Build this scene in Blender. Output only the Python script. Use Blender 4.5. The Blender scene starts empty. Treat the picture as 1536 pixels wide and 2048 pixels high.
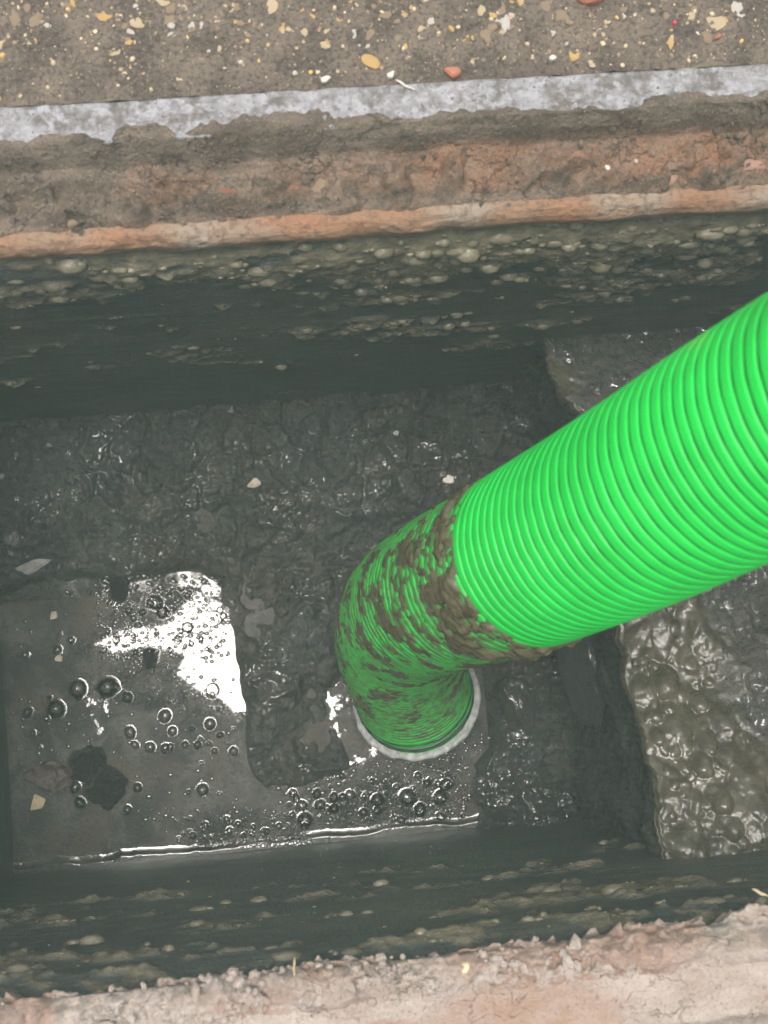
import bpy, bmesh, math, random
import numpy as np
from mathutils import Matrix, Vector

# ------------------------------------------------------------------ camera, sky, sun, exposure
SC = bpy.context.scene
COL = SC.collection
F_PX, NAD_X, NAD_Y, ROLL = 2400.0, 620.0, 1320.0, -0.092     # for a 1536 x 2048 frame
CAM_Z = 0.95


def cam_axes():
    d = np.array([(NAD_X - 768) / F_PX, (NAD_Y - 1024) / F_PX, 1.0]); d /= np.linalg.norm(d)
    X = np.array([1, ROLL, 0.0]); X -= d * (X @ d); X /= np.linalg.norm(X)
    return np.stack([X, np.cross(-d, X), -d])


RC = cam_axes()


def at(px, py, D):
    """world point on the level D metres below the camera that shows at photo pixel px, py"""
    w = RC @ np.array([(px - 768) / F_PX, (py - 1024) / F_PX, 1.0])
    w = w * (-D / w[2])
    return np.array([w[0], w[1], CAM_Z - D])


cam_data = bpy.data.cameras.new('camera')
cam_data.sensor_fit = 'VERTICAL'; cam_data.sensor_height = 32.0; cam_data.sensor_width = 24.0
cam_data.lens = F_PX * 32.0 / 2048.0
cam_data.clip_start = 0.02; cam_data.clip_end = 500
cam_data.dof.use_dof = True; cam_data.dof.focus_distance = 1.35; cam_data.dof.aperture_fstop = 7.0
cam = bpy.data.objects.new('camera', cam_data); COL.objects.link(cam)
r_, u_, b_ = RC @ [1, 0, 0], RC @ [0, -1, 0], RC @ [0, 0, -1]
cam.matrix_world = Matrix(((r_[0], u_[0], b_[0], 0), (r_[1], u_[1], b_[1], 0), (r_[2], u_[2], b_[2], CAM_Z), (0, 0, 0, 1)))
SC.camera = cam

SUN_EL, SUN_AZ = 85.0, 160.0          # degrees; azimuth counted from +X towards +Y
world = bpy.data.worlds.new('World'); SC.world = world; world.use_nodes = True
wn = world.node_tree
bg = wn.nodes['Background']; bg.inputs['Strength'].default_value = 0.15
sky = wn.nodes.new('ShaderNodeTexSky'); sky.sky_type = 'NISHITA'; sky.sun_disc = False
sky.sun_elevation = math.radians(SUN_EL); sky.sun_rotation = math.radians(90 - SUN_AZ)
sky.air_density = 0.45; sky.dust_density = 6.0; sky.ozone_density = 1.0
wn.links.new(sky.outputs[0], bg.inputs[0])
sun_data = bpy.data.lights.new('sun', 'SUN'); sun_data.energy = 1.3; sun_data.angle = math.radians(25)
sun_data.color = (1.0, 0.965, 0.92)
sun = bpy.data.objects.new('sun', sun_data); COL.objects.link(sun)
ce = math.cos(math.radians(SUN_EL))
sv = Vector((ce * math.cos(math.radians(SUN_AZ)), ce * math.sin(math.radians(SUN_AZ)), math.sin(math.radians(SUN_EL))))
sun.rotation_euler = sv.to_track_quat('Z', 'Y').to_euler(); sun.location = (0, 0, 5)

SC.view_settings.view_transform = 'Standard'; SC.view_settings.look = 'None'
SC.view_settings.gamma = 1.0; SC.view_settings.use_curve_mapping = False
SC.view_settings.exposure = 1.1
SC.render.engine = 'CYCLES'
SC.cycles.use_denoising = True
SC.cycles.max_bounces = 6; SC.cycles.diffuse_bounces = 4; SC.cycles.glossy_bounces = 3
SC.cycles.sample_clamp_indirect = 6.0

rng = np.random.default_rng(7)
random.seed(7)

# ------------------------------------------------------------------ noise and small helpers


def vnoise(x, y, z=0.0, seed=0):
    x, y, z = np.broadcast_arrays(np.asarray(x, float), np.asarray(y, float), np.asarray(z, float))
    xi, yi, zi = np.floor(x).astype(np.int64), np.floor(y).astype(np.int64), np.floor(z).astype(np.int64)
    xf, yf, zf = x - xi, y - yi, z - zi
    s = lambda t: t * t * t * (t * (6 * t - 15) + 10)
    u, v, w = s(xf), s(yf), s(zf)

    def h(a, b, c):
        n = (a * 374761393 + b * 668265263 + c * 2147483647 + seed * 974711) & 0xffffffff
        n = ((n ^ (n >> 13)) * 1274126177) & 0xffffffff
        n = ((n ^ (n >> 16)) * 2246822519) & 0xffffffff
        return (n ^ (n >> 15)).astype(float) / 4294967295.0
    L = lambda a, b, t: a + (b - a) * t
    return L(L(L(h(xi, yi, zi), h(xi + 1, yi, zi), u), L(h(xi, yi + 1, zi), h(xi + 1, yi + 1, zi), u), v),
             L(L(h(xi, yi, zi + 1), h(xi + 1, yi, zi + 1), u), L(h(xi, yi + 1, zi + 1), h(xi + 1, yi + 1, zi + 1), u), v), w)


def fbm(x, y, z=0.0, oct=4, seed=0, gain=0.5):
    t, a, n = 0.0, 1.0, 0.0
    for k in range(oct):
        t = t + a * vnoise(x * 2.03 ** k, y * 2.03 ** k, np.asarray(z) * 2.03 ** k, seed + k * 17); n += a; a *= gain
    return t / n


def ridged(x, y, z=0.0, oct=4, seed=0):
    t, a, n = 0.0, 1.0, 0.0
    for k in range(oct):
        t = t + a * (1 - np.abs(2 * vnoise(x * 2.1 ** k, y * 2.1 ** k, np.asarray(z) * 2.1 ** k, seed + k * 31) - 1)); n += a; a *= 0.5
    return t / n


def sstep(a, b, x):
    t = np.clip((x - a) / (b - a), 0, 1)
    return t * t * (3 - 2 * t)


def poly_sd(X, Y, poly):
    """signed distance to a polygon, negative inside"""
    d = np.full(X.shape, 1e9); ins = np.zeros(X.shape, bool)
    n = len(poly)
    for i in range(n):
        ax, ay = poly[i]; bx, by = poly[(i + 1) % n]
        ex, ey = bx - ax, by - ay
        t = np.clip(((X - ax) * ex + (Y - ay) * ey) / (ex * ex + ey * ey + 1e-12), 0, 1)
        d = np.minimum(d, np.hypot(X - ax - t * ex, Y - ay - t * ey))
        c = ((ay > Y) != (by > Y)) & (X < (bx - ax) * (Y - ay) / (by - ay + 1e-12) + ax)
        ins ^= c
    return np.where(ins, -d, d)


def px_poly(pts, D):
    return [tuple(at(x, y, D)[:2]) for x, y in pts]


def tag(o, label=None, cat=None, group=None, kind=None):
    if label: o['label'] = label
    if cat: o['category'] = cat
    if group: o['group'] = group
    if kind: o['kind'] = kind
    return o


def empty(name, loc=(0, 0, 0)):
    o = bpy.data.objects.new(name, None); o.location = loc; o.empty_display_size = 0.05
    COL.objects.link(o); return o


def link(name, me, mat=None, parent=None):
    o = bpy.data.objects.new(name, me); COL.objects.link(o)
    if mat is not None and len(me.materials) == 0: me.materials.append(mat)
    if parent is not None:
        o.parent = parent
        o.matrix_parent_inverse = Matrix.Translation(-Vector(parent.location)) if parent.parent is None else Matrix()
    return o


def mesh_from(name, V, Fq, smooth=True, attrs=None):
    """V (n,3); Fq (m,k) one face size"""
    V = np.asarray(V, np.float32); Fq = np.asarray(Fq, np.int32)
    me = bpy.data.meshes.new(name)
    m, k = Fq.shape
    me.vertices.add(len(V)); me.vertices.foreach_set('co', V.ravel())
    me.loops.add(m * k); me.loops.foreach_set('vertex_index', Fq.ravel())
    me.polygons.add(m)
    me.polygons.foreach_set('loop_start', np.arange(0, m * k, k, dtype=np.int32))
    me.polygons.foreach_set('use_smooth', np.full(m, smooth, bool))
    me.update(calc_edges=True)
    if attrs:
        for an, av in attrs.items():
            a = me.attributes.new(an, 'FLOAT', 'POINT'); a.data.foreach_set('value', np.asarray(av, np.float32).ravel())
    return me


def grid_mesh(name, P, attrs=None, wrap=False, flip=False, smooth=True):
    """P (nu, nv, 3); wrap closes the nv direction"""
    nu, nv = P.shape[:2]
    i = np.arange(nu - 1)[:, None]; j = np.arange(nv if wrap else nv - 1)[None, :]
    j2 = (j + 1) % nv
    a, b, c, d = i * nv + j, (i + 1) * nv + j, (i + 1) * nv + j2, i * nv + j2
    q = np.stack([np.broadcast_to(t, (nu - 1, j.shape[1])) for t in (a, b, c, d)], -1).reshape(-1, 4)
    if flip: q = q[:, ::-1]
    return mesh_from(name, P.reshape(-1, 3), q, smooth, attrs)


# half spheroid template: unit dome about +Z
def dome_template(nr=4, ns=10, under=0.15):
    V = [(0, 0, 1)]
    for i in range(1, nr + 1):
        t = i / nr * (math.pi / 2 + under)
        for j in range(ns):
            a = 2 * math.pi * (j + 0.5 * (i % 2)) / ns
            V.append((math.sin(t) * math.cos(a), math.sin(t) * math.sin(a), math.cos(t)))
    Ft = []
    for j in range(ns): Ft.append((0, 1 + j, 1 + (j + 1) % ns))
    for i in range(nr - 1):
        o1, o2 = 1 + i * ns, 1 + (i + 1) * ns
        for j in range(ns):
            k = (j + 1) % ns
            if i % 2 == 0:
                Ft += [(o1 + j, o2 + j, o1 + k), (o2 + j, o2 + k, o1 + k)]
            else:
                Ft += [(o1 + j, o2 + j, o2 + k), (o1 + j, o2 + k, o1 + k)]
    return np.array(V, float), np.array(Ft, int)


def domes_mesh(name, items, nr=4, ns=10, squash=None):
    """items: list of (centre, (right, up, normal) 3x3 rows, (rx, ry, rz)); one joined mesh"""
    T, Ft = dome_template(nr, ns)
    Vs, Fs = [], []
    for k, (c, B, s) in enumerate(items):
        Vs.append(np.asarray(c) + (T * np.asarray(s)) @ np.asarray(B)); Fs.append(Ft + k * len(T))
    return mesh_from(name, np.concatenate(Vs), np.concatenate(Fs), True)


# ------------------------------------------------------------------ materials
class Mat:
    def __init__(self, name, rough=0.5, ior=1.5, bump_dist=0.002):
        self.m = bpy.data.materials.new(name); self.m.use_nodes = True
        self.t = self.m.node_tree; self.b = self.t.nodes['Principled BSDF']
        self.b.inputs['Roughness'].default_value = rough; self.b.inputs['IOR'].default_value = ior
        self.co = self.t.nodes.new('ShaderNodeTexCoord').outputs['Object']

    def n(self, kind, **kw):
        nd = self.t.nodes.new(kind)
        for k, v in kw.items():
            if hasattr(nd, k): setattr(nd, k, v)
            else: self.put(nd.inputs[k], v)
        return nd

    def put(self, sock, v):
        if isinstance(v, bpy.types.NodeSocket): self.t.links.new(v, sock)
        elif isinstance(v, (tuple, list)) and sock.type == 'RGBA' and len(v) == 3: sock.default_value = (*v, 1)
        else: sock.default_value = v

    def scaled(self, s):
        mp = self.n('ShaderNodeMapping'); self.put(mp.inputs['Vector'], self.co); mp.inputs['Scale'].default_value = s
        return mp.outputs[0]

    def noise(self, scale, detail=4, rough=0.55, vec=None, dist=0.0):
        nd = self.n('ShaderNodeTexNoise', Scale=scale, Detail=detail, Roughness=rough, Distortion=dist)
        self.put(nd.inputs['Vector'], vec or self.co); return nd.outputs['Fac']

    def voro(self, scale, feature='F1', vec=None, out='Distance'):
        nd = self.n('ShaderNodeTexVoronoi', feature=feature, Scale=scale)
        self.put(nd.inputs['Vector'], vec or self.co); return nd.outputs[out]

    def attr(self, name):
        return self.n('ShaderNodeAttribute', attribute_name=name).outputs['Fac']

    def ramp(self, fac, a, b, lo=0.0, hi=1.0):
        nd = self.n('ShaderNodeMapRange', clamp=True, interpolation_type='SMOOTHSTEP')
        for i, v in enumerate((fac, a, b, lo, hi)): self.put(nd.inputs[i], v)
        return nd.outputs[0]

    def mix(self, fac, a, b):
        nd = self.n('ShaderNodeMix', data_type='RGBA')
        self.put(nd.inputs[0], fac); self.put(nd.inputs[6], a); self.put(nd.inputs[7], b); return nd.outputs[2]

    def math(self, op, a, b=0.0, clamp=False):
        nd = self.n('ShaderNodeMath', operation=op, use_clamp=clamp); self.put(nd.inputs[0], a); self.put(nd.inputs[1], b)
        return nd.outputs[0]

    def set(self, **kw):
        for k, v in kw.items(): self.put(self.b.inputs[k.replace('_', ' ')], v)
        return self

    def bump(self, *layers):
        prev = None
        for h, dist, strength in layers:
            nd = self.n('ShaderNodeBump', Strength=strength, Distance=dist); self.put(nd.inputs['Height'], h)
            if prev: self.t.links.new(prev, nd.inputs['Normal'])
            prev = nd.outputs[0]
        self.t.links.new(prev, self.b.inputs['Normal']); return self


def mat_pavement():
    m = Mat('exposed_aggregate', 0.75)
    base = m.mix(m.ramp(m.noise(25, 5), .35, .65), (.110, .086, .064), (.205, .166, .122))
    v = m.voro(330, out='Distance'); vc = m.voro(330, out='Color')
    hue = m.n('ShaderNodeSeparateColor'); m.put(hue.inputs[0], vc)
    grit = m.math('MULTIPLY', m.ramp(v, .42, .28), m.ramp(hue.outputs[0], .74, .86))
    tint = m.mix(hue.outputs[1], (.30, .25, .17), (.20, .17, .14))
    c = m.mix(grit, base, tint)
    v2 = m.voro(700, out='Distance'); c2 = m.n('ShaderNodeSeparateColor'); m.put(c2.inputs[0], m.voro(700, out='Color'))
    c = m.mix(m.math('MULTIPLY', m.ramp(v2, .4, .25), m.ramp(c2.outputs[2], .82, .9)), c, (.26, .23, .16))
    c = m.mix(m.math('MULTIPLY', m.ramp(m.noise(260, 6, .72), .48, .60), .65), c, (.028, .022, .018))
    c = m.mix(m.math('MULTIPLY', m.ramp(m.noise(190, 5, .7), .58, .68), .6), c, (.24, .20, .14))
    m.set(Base_Color=c, Roughness=m.ramp(m.noise(60), .3, .7, .55, .9))
    m.bump((m.noise(140, 7, .72), .010, .9), (grit, .0012, .6)); return m.m


def mat_plain(name, col, col2=None, rough=.6, scale=60, bump=.002, bscale=180, ior=1.5):
    m = Mat(name, rough, ior)
    m.set(Base_Color=m.mix(m.ramp(m.noise(scale, 5), .3, .7), col, col2 or tuple(c * .6 for c in col)))
    m.bump((m.noise(bscale, 5, .6), bump, .7)); return m.m


def mat_flange():
    m = Mat('weathered_white_paint', 0.6)
    n1 = m.noise(38, 6, .65); n2 = m.noise(120, 5, .6)
    c = m.mix(m.ramp(n1, .40, .62), (.28, .28, .28), (.13, .12, .105))
    c = m.mix(m.ramp(n2, .34, .60), (.37, .375, .385), c)
    c = m.mix(m.ramp(m.noise(300, 3), .60, .7), c, (.13, .11, .10))
    c = m.mix(m.math('MULTIPLY', m.ramp(m.noise(55, 7, .72, m.scaled((.6, 1, 1))), .50, .66), .8), c, (.12, .10, .08))
    m.set(Base_Color=c); m.bump((m.noise(90, 7, .7), .008, .9), (m.noise(420, 4), .002, .7)); return m.m


def mat_ledge(name='rusty_dirt_crust', pink=False):
    m = Mat(name, 0.7)
    v = m.attr('across'); rust = m.attr('rust')
    n = m.noise(45, 6, .62, m.scaled((.45, 1, 1)))
    dirt = m.mix(m.ramp(n, .32, .68), (.125, .098, .068), (.25, .20, .145))
    rustc = m.mix(m.ramp(m.noise(60, 5), .3, .7), (.32, .165, .086), (.31, .21, .142))
    if pink:
        dirt = m.mix(m.ramp(n, .32, .68), (.47, .385, .315), (.60, .535, .465))
        rustc = m.mix(m.ramp(m.noise(50, 5), .35, .7), (.52, .385, .315), (.44, .29, .20))
    c = m.mix(rust, dirt, rustc)
    grit = m.n('ShaderNodeSeparateColor'); m.put(grit.inputs[0], m.voro(420, out='Color'))
    g = m.math('MULTIPLY', m.ramp(m.voro(420), .36, .22), m.ramp(grit.outputs[0], .74, .82))
    c = m.mix(g, c, (.36, .30, .20))
    c = m.mix(m.ramp(m.noise(95, 6, .7), .60, .72), c, (.055, .048, .042) if not pink else (.22, .16, .13))
    wv = m.n('ShaderNodeVectorMath', operation='ADD'); nz = m.n('ShaderNodeTexNoise', Scale=70.0, Detail=3.0); m.put(nz.inputs['Vector'], m.co)
    sc = m.n('ShaderNodeVectorMath', operation='SCALE'); m.put(sc.inputs[0], nz.outputs['Color']); sc.inputs['Scale'].default_value = .022
    m.put(wv.inputs[0], m.scaled((.6, 1, 1))); m.put(wv.inputs[1], sc.outputs[0])
    crack = m.math('MULTIPLY', m.ramp(m.voro(46, 'DISTANCE_TO_EDGE', wv.outputs[0]), .05, .0), m.ramp(m.noise(20, 4), .46, .58))
    c = m.mix(m.math('MULTIPLY', crack, .4 if pink else .5), c, (.035, .03, .026) if not pink else (.20, .14, .11))
    c = m.mix(m.math('MULTIPLY', m.ramp(m.noise(330, 5, .7), .50, .62), .2 if pink else .45), c, (.05, .04, .032) if not pink else (.26, .19, .15))
    m.set(Base_Color=c, Roughness=m.ramp(n, .3, .7, .5, .85))
    m.bump((m.math('SUBTRACT', 1.0, crack), .004, .9), (m.noise(120, 7, .72), .014, .9), (m.noise(520, 3), .0015, .6)); return m.m


def mat_lip(pink=False):
    m = Mat('rusted_steel_edge' + ('_pale' if pink else ''), 0.6)
    n = m.noise(30, 6, .6, m.scaled((.3, 1, 1)))
    c = m.mix(m.ramp(n, .36, .64), (.30, .155, .078), (.27, .185, .12))
    c = m.mix(m.ramp(m.noise(11, 3, .5), .50, .68), c, (.30, .25, .19))
    c = m.mix(m.math('MULTIPLY', m.ramp(m.noise(150, 6, .7), .46, .62), .75), c, (.15, .095, .06))
    m.set(Base_Color=c); m.bump((m.noise(130, 7, .7, m.scaled((.5, 1, 1))), .008, .9)); return m.m


def mat_wall():
    m = Mat('mud_coated_wall', 0.45, 1.45)
    mud = m.attr('mud')
    st = m.scaled((.35, .35, 2.2))
    base = m.mix(m.ramp(m.noise(60, 8, .72, st), .36, .64), (.050, .060, .050), (.100, .113, .094))
    base = m.mix(m.math('MULTIPLY', m.ramp(m.noise(300, 5, .7), .50, .62), .55), base, (.030, .034, .030))
    sl = m.mix(m.ramp(m.noise(70, 5, .6), .3, .7), (.115, .102, .064), (.21, .185, .122))
    m.set(Base_Color=m.mix(mud, base, sl), Roughness=m.ramp(mud, 0, 1, .42, .16))
    m.bump((m.noise(110, 6, .65, st), .006, .6), (m.noise(330, 5, .7), .004, .7)); return m.m


def mat_sludge(name='brown_sludge', lo=(.100, .090, .056), hi=(.175, .157, .102)):
    m = Mat(name, 0.2, 1.5)
    c = m.mix(m.ramp(m.noise(70, 5, .6), .3, .7), lo, hi)
    m.set(Base_Color=c, Roughness=m.ramp(m.noise(150, 3), .3, .7, .08, .28))
    m.bump((m.noise(220, 4, .6), .002, .5)); return m.m


def mat_mud():
    m = Mat('black_silt', 0.35, 1.5)
    brown = m.attr('brown'); n = m.noise(30, 8, .7)
    c = m.mix(m.ramp(n, .34, .66), (.022, .021, .017), (.060, .058, .048))
    c = m.mix(m.math('MULTIPLY', m.ramp(m.noise(8, 5, .6), .46, .62), .7), c, (.062, .069, .065))
    c = m.mix(m.math('MULTIPLY', m.ramp(m.noise(130, 5, .7), .52, .64), .7), c, (.013, .014, .013))
    c = m.mix(m.ramp(m.noise(400, 3), .70, .76), c, (.22, .21, .18))
    sl = m.mix(m.ramp(m.noise(70, 5, .6), .3, .7), (.038, .035, .022), (.072, .067, .045))
    c = m.mix(brown, c, sl)
    rg = m.ramp(m.noise(35, 6, .65), .32, .68, .24, .62)
    br = m.ramp(m.noise(150, 3), .3, .7, .12, .30)
    mr = m.n('ShaderNodeMix', data_type='FLOAT'); m.put(mr.inputs[0], brown); m.put(mr.inputs[2], rg); m.put(mr.inputs[3], br)
    m.set(Base_Color=c, Roughness=mr.outputs[0])
    m.set(Coat_Weight=m.math('MULTIPLY', m.ramp(m.noise(13, 6, .7), .46, .62, .0, 1.0), m.ramp(brown, .3, .8, 1.0, .0)), Coat_Roughness=.12, Coat_IOR=1.6)
    k = m.ramp(brown, .2, .9, 1.0, .16)
    m.bump((m.noise(60, 7, .66, None, .4), .026, m.math('MULTIPLY', k, .7)), (m.noise(280, 4, .6, None, .6), .006, m.math('MULTIPLY', k, m.ramp(m.noise(16, 4), .4, .65, .25, 1.0)))); return m.m


def mat_water():
    m = Mat('murky_water', 0.05, 1.7)
    scum = m.attr('scum')
    n = m.noise(18, 7, .62, None, .6)
    c = m.mix(m.ramp(n, .36, .66), (.014, .014, .012), (.072, .070, .060))
    c = m.mix(m.math('MULTIPLY', m.ramp(m.noise(12, 3, .5), .50, .64), .7), c, (.052, .041, .026))
    c = m.mix(m.math('MULTIPLY', m.ramp(m.noise(150, 7, .75), .48, .62), .7), c, (.018, .019, .018))
    c = m.mix(m.ramp(m.noise(500, 2), .70, .75), c, (.16, .155, .14))
    w = m.math('ADD', m.math('MULTIPLY', m.math('SUBTRACT', m.noise(26, 6, .65), .5), 1.6), m.math('MULTIPLY', m.math('SUBTRACT', m.noise(110, 4, .6), .5), 1.5))
    edge = m.math('ADD', scum, w)
    r = m.ramp(edge, .42, .66, .03, .38)
    m.set(Base_Color=c, Roughness=r, Specular_IOR_Level=m.ramp(edge, .42, .66, .5, .16))
    m.bump((m.noise(30, 3, .5), .004, .10), (m.voro(260), .004, m.math('MULTIPLY', m.attr('froth'), .55)), (m.noise(240, 5, .65), .003, m.ramp(edge, .4, .6, .03, .7))); return m.m


def mat_hose():
    m = Mat('green_hose_plastic', 0.36, 1.48)
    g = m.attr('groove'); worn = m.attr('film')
    c = m.mix(m.ramp(m.noise(14, 4), .3, .7), (.006, .42, .040), (.010, .52, .055))
    c = m.mix(m.math('MULTIPLY', m.ramp(m.noise(160, 4, .6), .60, .72), .35), c, (.05, .40, .06))
    dirt = m.math('MULTIPLY', worn, m.ramp(m.noise(110, 6, .7), .36, .62, .30, 1.0))
    c = m.mix(dirt, c, (.066, .085, .034))
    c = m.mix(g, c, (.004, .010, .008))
    stain = m.attr('stain')
    c = m.mix(stain, c, (.30, .42, .08))
    m.set(Base_Color=c, Roughness=m.ramp(m.noise(70, 5), .3, .7, .36, .55), Specular_IOR_Level=.35)
    m.bump((m.noise(300, 4), .0008, .5)); return m.m


def mat_bubble():
    m = Mat('bubble_film', 0.04, 1.5); m.t.nodes.remove(m.b)
    gl = m.n('ShaderNodeBsdfGlossy', Roughness=.05); tr = m.n('ShaderNodeBsdfTransparent', Color=(.93, .925, .91))
    fr = m.n('ShaderNodeFresnel', IOR=1.68); mx = m.n('ShaderNodeMixShader')
    m.put(mx.inputs[0], fr.outputs[0]); m.put(mx.inputs[1], tr.outputs[0]); m.put(mx.inputs[2], gl.outputs[0])
    m.put(m.t.nodes['Material Output'].inputs['Surface'], mx.outputs[0]); return m.m


def mat_foam():
    m = Mat('foam_film', .08, 1.9); m.set(Base_Color=(.05, .048, .042)); return m.m


def mat_wet():
    m = Mat('wet_patch', 0.06, 1.5)
    m.set(Base_Color=(.05, .048, .042)); m.bump((m.noise(120, 3), .003, .5)); return m.m


M_mud = mat_mud()
M = dict(
    pave=mat_pavement(), flange=mat_flange(), ledge=mat_ledge(), ledge_pink=mat_ledge('pale_rust_crust', True), lip=mat_lip(),
    wall=mat_wall(), sludge=mat_sludge(), hose_mud=mat_sludge('hose_mud', (.050, .046, .021), (.100, .090, .048)), mud=M_mud, water=mat_water(), hose=mat_hose(), bubble=mat_bubble(), foam=mat_foam(), wetpatch=mat_wet(),
    ring=mat_plain('pale_cut_plastic', (.34, .35, .34), (.16, .17, .16), .5, 120, .002, 300),
    black=mat_plain('black_rubber', (.012, .015, .014), (.025, .028, .026), .35, 60, .001, 240),
    cream=mat_plain('cream_stone', (.62, .50, .31), (.40, .32, .20), .6, 120, .003, 260),
    ochre=mat_plain('ochre_stone', (.60, .39, .12), (.45, .31, .15), .6, 120, .003, 260),
    tan=mat_plain('tan_stone', (.34, .25, .15), (.22, .17, .115), .65, 120, .003, 260),
    white=mat_plain('white_stone', (.55, .52, .46), (.40, .37, .31), .55, 120, .002, 260),
    brick=mat_plain('red_brick_chip', (.34, .12, .065), (.25, .105, .065), .7, 120, .003, 260),
    pinkchip=mat_plain('pink_paint_flake', (.40, .24, .175), (.33, .21, .16), .65, 90, .002, 240),
    straw=mat_plain('dry_straw', (.42, .36, .22), (.30, .25, .15), .7, 200, .001, 300),
    red=mat_plain('red_plastic', (.62, .03, .06), (.5, .03, .05), .4),
    greyst=mat_plain('wet_grey_stone', (.075, .08, .075), (.04, .043, .04), .38, 50, .004, 160),
    palest=mat_plain('wet_pale_stone', (.20, .20, .19), (.13, .13, .12), .4, 60, .003, 200),
    chip=mat_plain('pale_chip', (.38, .34, .26), (.24, .21, .15), .5, 140, .003, 260),
    leaf=mat_plain('dark_wet_leaf', (.010, .011, .009), (.020, .021, .018), .4, 60, .003, 200),
    brownleaf=mat_plain('brown_wet_leaf', (.060, .038, .028), (.035, .024, .020), .3, 50, .005, 160),
    lump=mat_plain('black_lump', (.010, .011, .010), (.022, .022, .020), .35, 90, .006, 150),
    moss=mat_plain('greenish_chip', (.26, .36, .24), (.2, .28, .2), .6),
    clod=M_mud,
)

# ------------------------------------------------------------------ levels and outline of the pit
Z_SEAT, Z_LIP = -0.034, -0.05
Y_FAR, Y_NEAR, X_LEFT, X_RIGHT = 0.360, -0.246, -0.421, 0.78
Z_FLOOR = -0.75
Z_WATER = -0.745
D_FLOOR = CAM_Z - Z_FLOOR
X_SHELF = float(at(1268, 1500, 1.33)[0])

# ------------------------------------------------------------------ pavement (one sheet with the opening left free)
FY0, FY1 = 0.467, -0.358           # outer edges of the frame, far and near
FX0, FX1 = X_LEFT - 0.115, X_RIGHT + 0.115


def pavement():
    big = 60.0
    xs = [-big, -4, FX0, FX1, 4, big]; ys = [-big, -4, FY1, FY0, 4, big]
    V = [(x, y, 0) for y in ys for x in xs]; Fq = []
    for j in range(5):
        for i in range(5):
            if i == 2 and j == 2: continue
            a = j * 6 + i; Fq.append((a, a + 1, a + 7, a + 6))
    o = link('pavement', mesh_from('pavement', V, Fq, False), M['pave']); tag(o, kind='structure')
    # near the opening a finely uneven skin
    x = np.linspace(FX0 - .2, FX1 + .1, 450); y = np.linspace(FY0, FY0 + .30, 110)
    X, Y = np.meshgrid(x, y, indexing='ij')
    e = np.minimum(np.minimum(X - x[0], x[-1] - X), y[-1] - Y); fade = sstep(0, .05, e)
    Z = .0015 + fade * (fbm(X * 60, Y * 60, oct=4, seed=3) * .006 + fbm(X * 12, Y * 12, seed=5) * .004 - .003)
    Z += fade * .0025 * np.maximum(0, ridged(X * 110, Y * 110, oct=2, seed=9) - .72) * 4
    s = link('surface_skin', grid_mesh('surface_skin', np.stack([X, Y, Z], -1)), M['pave'], o)
    return o, (x, y, Z)


PAVE, (PX, PY, PZ) = pavement()


def pave_z(x, y):
    i = int(np.clip(np.searchsorted(PX, x), 0, len(PX) - 1)); j = int(np.clip(np.searchsorted(PY, y), 0, len(PY) - 1))
    return float(PZ[i, j])


def pebble_mesh(name, seed, rough=.42, full=False):
    bm = bmesh.new(); bmesh.ops.create_icosphere(bm, subdivisions=2, radius=1)
    if not full:
        bmesh.ops.delete(bm, geom=[f for f in bm.faces if f.calc_center_median().z < -.18], context='FACES')
    r = np.random.default_rng(seed)
    k = r.normal(size=(4, 3))
    for v in bm.verts:
        c = np.array(v.co)
        s = 1 + rough * sum(math.sin(2.1 * (k[i] @ c) + i * 1.7) for i in range(4)) / 2.2 + r.uniform(-.07, .07)
        v.co = Vector(c * s); v.co.z = min(v.co.z, .62 + .12 * math.sin(3 * c[0] + seed))
    me = bpy.data.meshes.new(name); bm.to_mesh(me); bm.free()
    me.polygons.foreach_set('use_smooth', [True] * len(me.polygons))
    return me


STONE_MATS = ['cream', 'cream', 'ochre', 'tan', 'tan', 'white', 'ochre', 'tan']
stone_meshes = []
for k in range(16):
    me = pebble_mesh('stone', 100 + k); me.materials.append(M[STONE_MATS[k % 8]]); stone_meshes.append(me)


def put(name, me, loc, s, rz=0.0, parent=None, tilt=(0, 0)):
    o = bpy.data.objects.new(name, me); COL.objects.link(o)
    o.location = loc; o.scale = s; o.rotation_euler = (tilt[0], tilt[1], rz)
    if parent is not None: o.parent = parent
    return o


# clusters of larger stones where the photo shows them, then a random scatter: each is a part of the pavement
n_st = 0
named = [(75, 50, 30), (100, 25, 22), (150, 15, 20), (230, 110, 16), (300, 50, 20), (370, 25, 26), (465, 20, 18), (520, 55, 22), (565, 60, 18), (620, 30, 24), (690, 45, 22), (770, 30, 24), (800, 80, 18), (820, 20, 26), (930, 80, 20), (1000, 20, 30), (1090, 15, 24), (1200, 70, 22), (1260, 35, 24), (1340, 90, 20), (1390, 25, 24), (1400, 80, 22), (35, 45, 34), (15, 180, 22), (395, 55, 40), (435, 48, 26), (260, 75, 24), (330, 10, 24), (345, 78, 16), (400, 120, 20), (440, 100, 18),
         (600, 90, 18), (655, 65, 16), (650, 95, 18), (740, 75, 26), (580, 90, 14), (545, 20, 24), (500, 75, 18), (480, 50, 16),
         (840, 65, 26), (885, 60, 24), (975, 75, 34), (1010, 55, 26), (1120, 40, 30), (1150, 75, 28), (1175, 40, 26), (1110, 75, 20),
         (1430, 50, 40), (1475, 25, 36), (1510, 55, 26), (1240, 70, 20), (60, 90, 18), (5, 95, 18), (210, 35, 22), (170, 80, 12),
         (1060, 20, 18), (915, 38, 14), (950, 125, 14), (1035, 8, 34), (700, 8, 20), (120, 20, 18), (1300, 20, 20), (1180, 135, 16)]
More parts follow.
